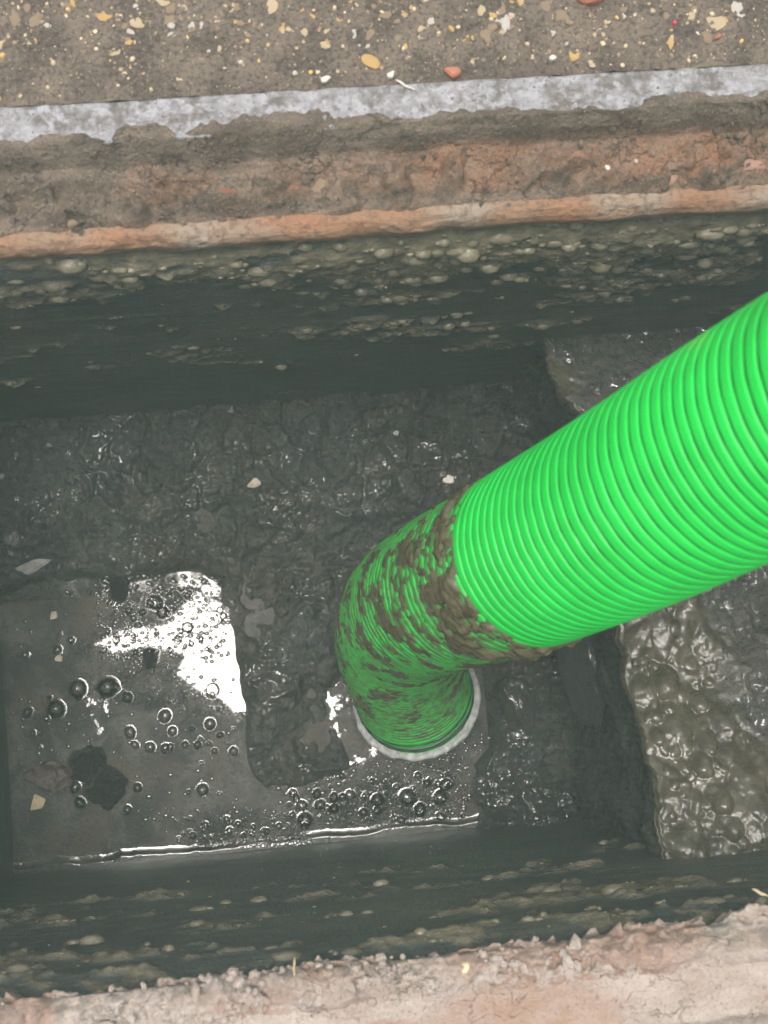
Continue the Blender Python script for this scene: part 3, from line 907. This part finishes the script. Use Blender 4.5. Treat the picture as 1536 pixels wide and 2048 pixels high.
for _ in range(70): bubs.append((rng.uniform(560, 935), rng.uniform(1545, 1640), 4 + 9 * rng.random() ** 2))
for _ in range(45): bubs.append((rng.uniform(350, 610), rng.uniform(1625, 1680), 3.5 + 6 * rng.random() ** 2))
for _ in range(45): bubs.append((rng.uniform(30, 480), rng.uniform(1200, 1600), 4 + 6 * rng.random() ** 2))
placed = 0
for px, py, r in bubs:
    if placed >= 300: break
    p = at(px, py, CAM_Z - Z_WATER); R = r * D_FLOOR / F_PX
    if floor_z(p[0], p[1]) > Z_WATER + .001 or p[1] < Y_NEAR + .012: continue
    put('bubble', bub_me, (p[0], p[1], Z_WATER + .0004), (R * .85, R * rng.uniform(.6, .95), R * rng.uniform(.55, 1.1)), rng.uniform(0, 6), water); placed += 1
foam = []
zones = [(190, 460, 1150, 1320, 650), (555, 940, 1525, 1655, 650), (330, 620, 1615, 1690, 160), (20, 490, 1180, 1650, 260), (740, 1000, 1440, 1530, 120)]
for x0, x1, y0, y1, n in zones:
    for _ in range(n):
        px, py = rng.uniform(x0, x1), rng.uniform(y0, y1); p = at(px, py, CAM_Z - Z_WATER)
        if floor_z(p[0], p[1]) > Z_WATER + .001 or p[1] < Y_NEAR + .008: continue
        R = (1.4 + 3.6 * rng.random() ** 2) * D_FLOOR / F_PX
        foam.append(((p[0], p[1], Z_WATER - R * .1), np.eye(3), (R * rng.uniform(.8, 1.6), R, R * .38)))
fo = link('foam', domes_mesh('foam', foam, 3, 8), M['foam'], water); tag(fo, kind='stuff')

# ------------------------------------------------------------------ suction hose
HR = 0.0795         # radius over the ribs
PITCH = 0.0108
knots = [at(833, 1398, 1.655), at(812, 1345, 1.575), at(800, 1285, 1.47), at(815, 1232, 1.36), at(880, 1190, 1.22), at(1025, 1130, 1.05), at(1275, 1008, .885), at(1545, 860, .768), at(1880, 700, .655), at(2500, 470, .52)]
knots += [np.array(v) for v in ((.66, .26, .54), (.9, .33, .60), (1.25, .45, .52), (1.7, .6, .27), (2.2, .7, .10), (3.0, .8, .085), (4.2, .9, .085))]


def spline(K, n=400):
    K = np.array(K); K = np.vstack([2 * K[0] - K[1], K, 2 * K[-1] - K[-2]])
    out = []
    for i in range(1, len(K) - 2):
        p0, p1, p2, p3 = K[i - 1:i + 3]
        t0 = 0; t1 = np.linalg.norm(p1 - p0) ** .5; t2 = t1 + np.linalg.norm(p2 - p1) ** .5; t3 = t2 + np.linalg.norm(p3 - p2) ** .5
        t = np.linspace(t1, t2, n, endpoint=False)[:, None]
        A1 = (t1 - t) / t1 * p0 + t / t1 * p1; A2 = (t2 - t) / (t2 - t1) * p1 + (t - t1) / (t2 - t1) * p2; A3 = (t3 - t) / (t3 - t2) * p2 + (t - t2) / (t3 - t2) * p3
        B1 = (t2 - t) / t2 * A1 + t / t2 * A2; B2 = (t3 - t) / (t3 - t1) * A2 + (t - t1) / (t3 - t1) * A3
        out.append((t2 - t) / (t2 - t1) * B1 + (t - t1) / (t2 - t1) * B2)
    return np.vstack(out + [K[-2][None]])


def smooth_path(P, it):
    for _ in range(it):
        Q = P.copy(); Q[1:-1] = (P[:-2] + 2 * P[1:-1] + P[2:]) / 4; P = Q
    return P


path = spline(knots)
d = np.r_[0, np.cumsum(np.linalg.norm(np.diff(path, axis=0), axis=1))]
S_TOT = d[-1]
PATH_S = np.arange(0, S_TOT, .002)
PATH = np.stack([np.interp(PATH_S, d, path[:, k]) for k in range(3)], -1)
PATH = smooth_path(PATH, 120)
PATH_S = np.r_[0, np.cumsum(np.linalg.norm(np.diff(PATH, axis=0), axis=1))]
TAN = np.gradient(PATH, axis=0); TAN /= np.linalg.norm(TAN, axis=1)[:, None]
NRM = np.zeros_like(PATH); v0 = np.array([1., 0, 0]); v0 -= TAN[0] * (v0 @ TAN[0]); NRM[0] = v0 / np.linalg.norm(v0)
for i in range(1, len(PATH)):
    v = NRM[i - 1] - TAN[i] * (NRM[i - 1] @ TAN[i]); NRM[i] = v / np.linalg.norm(v)
BIN = np.cross(TAN, NRM)


def tube(name, s, nth, rad_fn, attr_fn=None):
    s = np.asarray(s); th = np.linspace(0, 2 * np.pi, nth, endpoint=False)
    I = lambda A: np.stack([np.interp(s, PATH_S, A[:, k]) for k in range(3)], -1)
    C, N, B = I(PATH), I(NRM), I(BIN)
    S, T = np.meshgrid(s, th, indexing='ij')
    R = rad_fn(S, T)
    P = C[:, None] + R[..., None] * (np.cos(T)[..., None] * N[:, None] + np.sin(T)[..., None] * B[:, None])
    return grid_mesh(name, P, attr_fn(S, T, P) if attr_fn else None, wrap=True)


def phase(S, T): return np.mod(S / PITCH - T / (2 * np.pi), 1.0)


def rib(S, T):
    u = np.abs(2 * phase(S, T) - 1)
    return HR - .0022 * u ** 5 - .0026 * sstep(.80, .93, u)


HOSE = empty('suction_hose', tuple(C_RING))
tag(HOSE, 'bright green ribbed suction hose, mud-smeared at its lower end in the pit', 'hose')
S_MUD0, S_MUD1 = 0.075, 0.0       # set below
# arclength at which the clean part starts: the cross-section that shows around pixel 985, 1125
S_MUD1 = PATH_S[np.argmin(np.linalg.norm(PATH - at(1085, 1100, 1.005), axis=1))]


def hose_attr(S, T, P):
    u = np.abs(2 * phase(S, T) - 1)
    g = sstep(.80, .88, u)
    film = sstep(S_MUD1, S_MUD1 - .03, S) * (.78 + .22 * sstep(.34, .16, S)) * sstep(.02, .06, S)
    film = np.clip(film + .10 * sstep(.05, .02, S), 0, 1)
    st = np.zeros_like(S)
    for px, py, D, rad in ((1413, 715, .76, .017), (1405, 735, .76, .010)):
        c = at(px, py, D); st = np.maximum(st, .75 * sstep(rad, rad * .3, np.linalg.norm((P - c) * [1, 1, .5], axis=-1)))
    return {'groove': g, 'film': film, 'stain': st}


k_per = 17
s_near = np.arange(0, PATH_S[int(np.argmax(PATH[:, 2] > .30))], PITCH / k_per)
s_far = np.arange(s_near[-1] + PITCH / 4, PATH_S[-1], PITCH / 4)
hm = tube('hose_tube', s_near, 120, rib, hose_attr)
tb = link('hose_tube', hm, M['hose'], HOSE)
if len(s_far) > 4:
    hf = tube('hose_tube_run', np.r_[s_near[-1], s_far], 26, rib, lambda S, T, P: {'groove': sstep(.7, .9, np.abs(2 * phase(S, T) - 1)), 'film': S * 0, 'stain': S * 0})
    link('hose_tube', hf, M['hose'], HOSE)
link('inner_lining', tube('inner_lining', np.arange(0, .5, .01), 64, lambda S, T: HR - .009 + 0 * S), M['black'], HOSE)


# cut rim at the mouth
def torus_ring(name, s_c, r_mid, w_r, w_s, mat, jag=0.0, seed=0):
    th = np.linspace(0, 2 * np.pi, 160, endpoint=False); ph = np.linspace(0, 2 * np.pi, 10, endpoint=False)
    C = np.array([np.interp(s_c, PATH_S, PATH[:, k]) for k in range(3)]); i = int(np.searchsorted(PATH_S, s_c))
    TT, PP = np.meshgrid(th, ph, indexing='ij')
    jj = 1 + jag * (fbm(np.cos(TT) * 6, np.sin(TT) * 6, oct=3, seed=seed) - .5)
    R = r_mid + w_r * np.sign(np.cos(PP)) * np.abs(np.cos(PP)) ** .6 * jj; A = w_s * np.sign(np.sin(PP)) * np.abs(np.sin(PP)) ** .6
    P = C + R[..., None] * (np.cos(TT)[..., None] * NRM[i] + np.sin(TT)[..., None] * BIN[i]) + A[..., None] * TAN[i]
    nu, nv = P.shape[:2]; Pc = np.concatenate([P, P[:1]], 0)
    return link(name, grid_mesh(name, Pc, None, wrap=True, flip=True), mat, HOSE)


torus_ring('cut_rim', .001, HR + .0015, .0075, .004, M['ring'], .6, 5)
for s_c in (.010, .0165, .031): torus_ring('wire_band', s_c, HR - .0025, .0035, .0028, M['black'], .8, int(s_c * 9000))


# sludge that clings to the ribs
def mud_r(S, T):
    x, y = np.cos(T) * HR, np.sin(T) * HR
    n = fbm(x * 34, y * 34, S * 34, oct=4, seed=601); fine = fbm(x * 150, y * 150, S * 150, oct=3, seed=603)
    big = fbm(x * 15, y * 15, S * 15, oct=3, seed=602)
    end = sstep(S_MUD1 + .004, S_MUD1 - .010, S + (n - .5) * .035 + (big - .5) * .03)
    start = sstep(S_MUD0 - .02, S_MUD0 + .015, S + (n - .5) * .03)
    heavy = sstep(S_MUD1 - .16, S_MUD1 - .02, S)
    low = sstep(.24, .12, S)
    amt = sstep(.45, .62, .6 * n + .25 * big + .15 * fine + .05 * heavy + .02 * low)
    t = -.0062 + start * end * (.0047 + amt * (.0019 + .0012 * heavy) + (fine - .5) * (.0026 + .0030 * heavy))
    lump = np.maximum(0, n - .55) * .024 * heavy * end * sstep(.45, .55, big)
    return HR + t + lump


s_mud = np.arange(.02, S_MUD1 + .02, .0013)
mc = link('mud_coating', tube('mud_coating', s_mud, 220, mud_r), M['hose_mud'], HOSE)

# small splashes of dirt on the clean ribs
hv = np.empty(len(hm.vertices) * 3, np.float32); hm.vertices.foreach_get('co', hv); hv = hv.reshape(-1, 3)
hn = np.empty(len(hm.vertices) * 3, np.float32); hm.vertices.foreach_get('normal', hn); hn = hn.reshape(-1, 3)
rel = hv - np.array([0, 0, CAM_Z]); cc = rel @ RC
hpx = np.stack([cc[:, 0] / cc[:, 2] * F_PX + 768, cc[:, 1] / cc[:, 2] * F_PX + 1024], -1)
facing = (hn * rel).sum(1) < -.05
flecks = [(1030, 962, 6), (1027, 975, 5), (1048, 958, 5), (1024, 1026, 6), (1040, 985, 4), (1036, 950, 4), (1330, 1165, 6), (1320, 1158, 4), (1165, 1030, 4), (1210, 1105, 4), (958, 1115, 4), (1250, 960, 3), (1475, 905, 5), (1100, 1180, 5), (1180, 1200, 4),
          (1390, 1120, 5), (1440, 1010, 4), (1500, 1060, 5), (1350, 905, 3), (1410, 840, 3), (1290, 1190, 5), (1060, 1235, 5)]
fl_items = []
for px, py, r in flecks:
    dd = np.hypot(hpx[:, 0] - px, hpx[:, 1] - py) + np.where(facing, 0, 1e6); i = int(np.argmin(dd))
    N = hn[i] / np.linalg.norm(hn[i]); a = np.cross(N, [.3, .5, .8]); a /= np.linalg.norm(a); R = r * .42e-3
    fl_items.append((hv[i], np.stack([a, np.cross(N, a), N]), (R * rng.uniform(.8, 1.5), R * rng.uniform(.6, 1.1), R * .5)))
tag(link('dirt_flecks', domes_mesh('dirt_flecks', fl_items, 2, 7), M['brownleaf'], HOSE), kind='stuff')

# ------------------------------------------------------------------ loose things in the pit


def slab_mesh(name, outline, thick, seed, bevel=.15):
    bm = bmesh.new(); r = np.random.default_rng(seed)
    vs = [bm.verts.new((x, y, 0)) for x, y in outline]; f = bm.faces.new(vs)
    e = bmesh.ops.extrude_face_region(bm, geom=[f])
    for v in [g for g in e['geom'] if isinstance(g, bmesh.types.BMVert)]:
        v.co.z += thick * r.uniform(.75, 1.15); v.co.x *= .93; v.co.y *= .93
    bmesh.ops.recalc_face_normals(bm, faces=bm.faces[:])
    bmesh.ops.bevel(bm, geom=bm.edges[:], offset=thick * bevel, segments=2, affect='EDGES')
    bmesh.ops.triangulate(bm, faces=[f for f in bm.faces if len(f.verts) > 4])
    me = bpy.data.meshes.new(name); bm.to_mesh(me); bm.free(); return me


def chip_outline(n, seed, w, h):
    r = np.random.default_rng(seed)
    a = np.sort((np.arange(n) + r.uniform(-.3, .3, n)) / n * 2 * np.pi)
    return [(w * .5 * math.cos(t) * q, h * .5 * math.sin(t) * q) for t, q in zip(a, r.uniform(.75, 1.1, n))]


def chip(name, px, py, w, h, mat, label, cat, thick=.006, n=5, rz=0., tilt=(0, 0), D=None, z=None, group=None, seed=None, sink=.3):
    D = D or D_FLOOR - .012; p = at(px, py, D); k = D / F_PX
    me = slab_mesh(name, chip_outline(n, seed or int(px + py), w * k, h * k), thick, int(px)); me.materials.append(M[mat])
    o = link(name, me); zz = (max(floor_z(p[0], p[1]), Z_WATER) if z is None else z) - thick * sink
    o.location = (p[0], p[1], zz); o.rotation_euler = (tilt[0], tilt[1], rz)
    return tag(o, label, cat, group)


G1 = 'small pale chips in the silt'
chip('stone_chip', 508, 968, 44, 28, 'chip', 'cream angular chip on black silt beside the far wall bank', 'chip', .012, 4, .2, (.2, .1), seed=3, sink=.15)
chip('stone_chip', 893, 965, 28, 26, 'white', 'whitish stone chip just left of the green hose', 'chip', .008, 6, .5, seed=12)
chip('stone_chip', 105, 898, 17, 14, 'palest', 'tiny pale chip on silt left of the dark leaf', 'chip', .005, 5, seed=8)
chip('stone_chip', 8, 957, 14, 14, 'palest', 'tiny pale chip at the left edge of the silt', 'chip', .005, 5, seed=9)
chip('stone_chip', 790, 873, 16, 14, 'palest', 'tiny grey chip on silt below the far wall', 'chip', .005, 5, seed=10)
chip('stone_chip', 323, 1110, 14, 14, 'chip', 'tiny cream chip above the foamy puddle', 'chip', .005, 4, seed=11)
chip('stone_chip', 106, 1231, 22, 20, 'chip', 'small square cream chip at the top of the puddle', 'chip', .006, 4, .6, seed=14, sink=-.0)
chip('stone_chip', 117, 1317, 22, 16, 'chip', 'small pale chip floating amid bubbles left in puddle', 'chip', .006, 5, .2, seed=15, sink=0)
chip('wood_chip', 73, 1604, 48, 40, 'straw', 'square tan wood chip beside the brown leaf in puddle', 'wood chip', .008, 4, .55, (.15, .1), seed=3, sink=-.2)
chip('stone_shard', 62, 1132, 110, 42, 'palest', 'pointed light grey stone shard at left edge of silt', 'stone', .016, 4, .05, (.1, -.08), seed=31, sink=.2)
chip('stone_shard', 22, 1085, 40, 62, 'greyst', 'narrow grey stone shard above the pointed one', 'stone', .014, 5, -.3, seed=33)


def leaf(name, px, py, L, W, mat, label, rz, curl=.01, D=None, seed=1, fold=.0025):
    p = at(px, py, D or D_FLOOR - .012); k = D_FLOOR / F_PX
    nu, nv = 26, 12
    u = np.linspace(0, 1, nu)[:, None]; v = np.linspace(-1, 1, nv)[None, :]
    w = np.sin(np.pi * u ** .8) ** .9 * (1 - .25 * u)
    X = (u - .5) * L * k + 0 * v; Y = v * w * W * k * .5 * (1 + .08 * (fbm(u * 9, v * 3, seed=seed) - .5))
    Z = fold * np.abs(v) * w + curl * (2 * u - 1) ** 2 + (fbm(u * 6, v * 3 + 4, oct=3, seed=seed + 3) - .5) * .010 * np.minimum(1, W / 40)
    Z = Z - .0020 * np.exp(-(v / .12) ** 2)
    top = np.stack([X, Y, Z + .0010], -1); bot = np.stack([X, Y, Z], -1)
    P = np.concatenate([top, bot[:, ::-1]], 1)
    me = grid_mesh(name, P, None, wrap=True); me.materials.append(M[mat])
    o = link(name, me); o.location = (p[0], p[1], max(floor_z(p[0], p[1]), Z_WATER) + .001); o.rotation_euler = (0, 0, rz)
    return tag(o, label, 'leaf')


leaf('leaf', 175, 895, 96, 50, 'leaf', 'dark pointed leaf lying on silt under the far wall', math.radians(-82), .004, seed=1)
leaf('leaf', 160, 975, 80, 44, 'leaf', 'second dark leaf, half buried below the pointed one', math.radians(-60), .004, seed=5)
leaf('leaf', 95, 1552, 104, 66, 'brownleaf', 'wrinkled brown leaf floating at left in the puddle', math.radians(172), .006, seed=13, fold=.004)


def rock(name, px, py, w, h, t, mat, label, cat, rz=0., seed=1, rough=.2, D=None, z=None, sub=4, sink=.35, tilt=(0, 0), freq=2.0, group=None):
    D = D or D_FLOOR - .012; p = at(px, py, D); k = D / F_PX * .5
    bm = bmesh.new(); bmesh.ops.create_icosphere(bm, subdivisions=sub, radius=1)
    C = np.array([v.co[:] for v in bm.verts])
    s = 1 + rough * 2 * (fbm(C[:, 0] * freq + 9, C[:, 1] * freq + 9, C[:, 2] * freq + 9, oct=4, seed=seed) - .5) + rough * .5 * (ridged(C[:, 0] * 2.4 * freq + 5, C[:, 1] * 2.4 * freq + 5, C[:, 2] * 2.4 * freq + 5, oct=3, seed=seed + 4) - .6)
    e = .9                                   # squarish
    Q = np.sign(C) * np.abs(C) ** e * s[:, None]
    for v, q in zip(bm.verts, Q): v.co = q
    me = bpy.data.meshes.new(name); bm.to_mesh(me); bm.free()
    me.polygons.foreach_set('use_smooth', [True] * len(me.polygons)); me.materials.append(M[mat])
    o = link(name, me); o.scale = (w * k, h * k, t)
    o.location = (p[0], p[1], (floor_z(p[0], p[1]) if z is None else z) + t * (1 - 2 * sink)); o.rotation_euler = (tilt[0], tilt[1], rz)
    return tag(o, label, cat, group)


rock('black_lump', 172, 1528, 66, 60, .020, 'lump', 'rounded black lump in the puddle beside the brown leaf', 'debris', .3, 3, .34, z=Z_WATER, sub=5)
rock('black_lump', 212, 1572, 74, 70, .024, 'lump', 'larger rough black lump, lower right of the rounded one', 'debris', -.6, 8, .38, z=Z_WATER, sub=5)
rock('mud_crust', 300, 1320, 26, 34, .007, 'lump', 'small dark clod poking out of the foamy puddle', 'mud clod', 0, 9, .3, z=Z_WATER)
rock('mud_crust', 237, 1180, 36, 46, .008, 'lump', 'dark mud clod at the upper edge of the puddle', 'mud clod', 0, 19, .3, z=Z_WATER)
rock('stone', 1030, 1405, 62, 124, .018, 'clod', 'long smooth grey stone standing right of the hose mouth', 'stone', .18, 21, .26, sub=5)
rock('mud_clod', 1065, 1575, 90, 120, .020, 'clod', 'jagged mud clod at the foot of the sludge shelf', 'mud clod', .5, 35, .55, sub=5)
rock('mud_clod', 1000, 1585, 90, 80, .016, 'clod', 'mud clod right of the foam strip by the near wall', 'mud clod', -.3, 37, .55, sub=5)
rock('mud_clod', 1085, 1650, 70, 60, .014, 'clod', 'small mud clod in the corner by near wall', 'mud clod', .2, 39, .55, sub=5)
# flat muddy piece standing for a grey patch on the shelf face, clump on the near wall
rock('face_patch', 1160, 1335, 110, 230, .012, 'clod', 'flat grey patch on the shelf face under the hose', 'stone', .10, 61, .16, D=1.52, z=CAM_Z - 1.52, sub=5, tilt=(.05, -1.05), sink=.5)
rock('mud_tuft', 1133, 1728, 52, 46, .018, 'sludge', 'wet brown mud tuft stuck on near wall beside shelf', 'mud clod', .4, 51, .4, D=1.42, z=CAM_Z - 1.42)
rock('wet_patch', 410, 1042, 36, 50,   .0035, 'wetpatch', 'small shiny wet patch on silt above the puddle', 'wet patch', .2, 53, .25)

# ------------------------------------------------------------------ loose things on the rim
ZS = CAM_Z + .0


def rimchip(name, px, py, w, h, mat, label, cat, rz=0., n=5, D=.945, z=.004, seed=1, thick=.004):
    return chip(name, px, py, w, h, mat, label, cat, thick, n, rz, D=D, z=z, seed=seed, sink=.1)


rimchip('brick_chip', 905, 147, 44, 30, 'brick', 'orange-red brick chip on pavement above the white strip', 'chip', -.6, 5, seed=4, thick=.007)
rimchip('shell_chip', 782, 150, 30, 17, 'white', 'off-white wedge chip beside the white twig', 'chip', .8, 4, seed=7)
rimchip('stone_chip', 650, 160, 24, 17, 'white', 'small white pebble on pavement above the white strip', 'pebble', .2, 6, seed=9)
rimchip('stone_chip', 1105, 117, 18, 14, 'white', 'round white pebble on pavement at right', 'pebble', .2, 6, seed=19)
rimchip('plastic_bit', 1348, 47, 13, 10, 'red', 'tiny bright red plastic bit on the pavement', 'plastic bit', .2, 5, seed=10)
rimchip('rust_chip', 1437, 74, 36, 11, 'brick', 'thin rusty sliver on pavement at upper right', 'chip', .5, 4, seed=11)
rimchip('brick_chip', 1180, 2, 70, 26, 'brick', 'brown brick fragment at the top edge of picture', 'chip', -.1, 6, seed=14, thick=.008)
rimchip('stone_chip', 1405, 222, 15, 17, 'white', 'white chip on dirty seat below the right white strip', 'chip', .3, 4, D=.955, z=-.002, seed=20)
rimchip('stone_chip', 1308, 222, 16, 10, 'moss', 'pale green chip just below the white strip', 'chip', .3, 4, D=.955, z=-.002, seed=21)
rimchip('stone_chip', 1213, 338, 14, 15, 'white', 'white grain on the orange seat at right', 'chip', .3, 5, D=.98, z=Z_SEAT + .004, seed=22)
rimchip('stone_chip', 1270, 325, 12, 15, 'chip', 'cream grain on the orange seat, right of white grain', 'chip', .3, 5, D=.98, z=Z_SEAT + .004, seed=23)
rimchip('stone_chip', 928, 1932, 26, 20, 'cream', 'round cream pebble on the near pinkish seat', 'pebble', .3, 7, D=.985, z=Z_SEAT + .003, seed=24)


def twig(name, p0, p1, r, mat, label, cat='twig'):
    p0, p1 = np.array(p0), np.array(p1); n = 14; t = np.linspace(0, 1, n)
    C = p0 + (p1 - p0) * t[:, None] + np.stack([(fbm(t * 3 + 2, 0 * t, seed=3) - .5), (fbm(t * 3 + 9, 0 * t, seed=4) - .5), 0 * t], -1) * .18 * np.linalg.norm(p1 - p0) * np.sin(np.pi * t)[:, None]
    T = np.gradient(C, axis=0); T /= np.linalg.norm(T, axis=1)[:, None]
    a = np.cross(T, [0.3, 0.2, 1.0]); a /= np.linalg.norm(a, axis=1)[:, None]; b = np.cross(T, a)
    th = np.linspace(0, 2 * np.pi, 7, endpoint=False)
    R = r * (.35 + .65 * np.sin(np.pi * np.clip(t * .9 + .08, 0, 1)))
    P = C[:, None] + R[:, None, None] * (np.cos(th)[None, :, None] * a[:, None] + np.sin(th)[None, :, None] * b[:, None])
    me = grid_mesh(name, P, None, wrap=True); me.materials.append(M[mat]); o = link(name, me); return tag(o, label, cat)


twig('twig', at(792, 160, .943), at(829, 180, .943), .0012, 'white', 'thin white twig lying above the white strip')
twig('straw', at(212, 352, .975), at(252, 350, .975), .0011, 'straw', 'dry straw lying on the dirty far seat', 'straw')
twig('straw', at(588, 1955, .975), at(590, 1915, .965), .0010, 'straw', 'short pale stalk sticking up from near crust', 'straw')
twig('straw', at(1505, 1778, .965), at(1536, 1792, .965), .0014, 'straw', 'pale strand at the right end of near crust', 'straw')

for o in list(COL.objects):
    if o.parent is None and 'category' in o:
        kindname = o.name.split('.')[0]
        if kindname == 'leaf': o['group'] = 'leaves in the basin'
        elif kindname in ('mud_clod', 'mud_crust'): o['group'] = 'mud clods on the basin floor'
        elif kindname == 'black_lump': o['group'] = 'black lumps in the puddle'
        elif kindname == 'stone_shard': o['group'] = 'stone shards at the left edge'
        elif kindname == 'stone_chip': o['group'] = 'small pale chips in the silt' if o.location.z < -.3 else 'loose chips on the rim'
        elif kindname == 'straw': o['group'] = 'dry straws on the rim'
        elif kindname == 'brick_chip': o['group'] = 'brick chips on the pavement'

# ------------------------------------------------------------------ thin green volume, added to lift the dark tones like a lens veil
hm_ = Mat('green_veil'); hm_.t.nodes.remove(hm_.b)
pv = hm_.t.nodes.new('ShaderNodeVolumePrincipled'); pv.inputs['Color'].default_value = (.72, 1.0, .85, 1); pv.inputs['Density'].default_value = .05; pv.inputs['Anisotropy'].default_value = 0.0
hm_.t.links.new(pv.outputs[0], hm_.t.nodes['Material Output'].inputs['Volume'])
bm = bmesh.new(); bmesh.ops.create_cube(bm, size=1, matrix=Matrix.Translation((0, 0, -.25)) @ Matrix.Diagonal((124, 124, 3.1, 1)))
me = bpy.data.meshes.new('added_haze'); bm.to_mesh(me); bm.free(); tag(link('added_haze', me, hm_.m), kind='stuff')
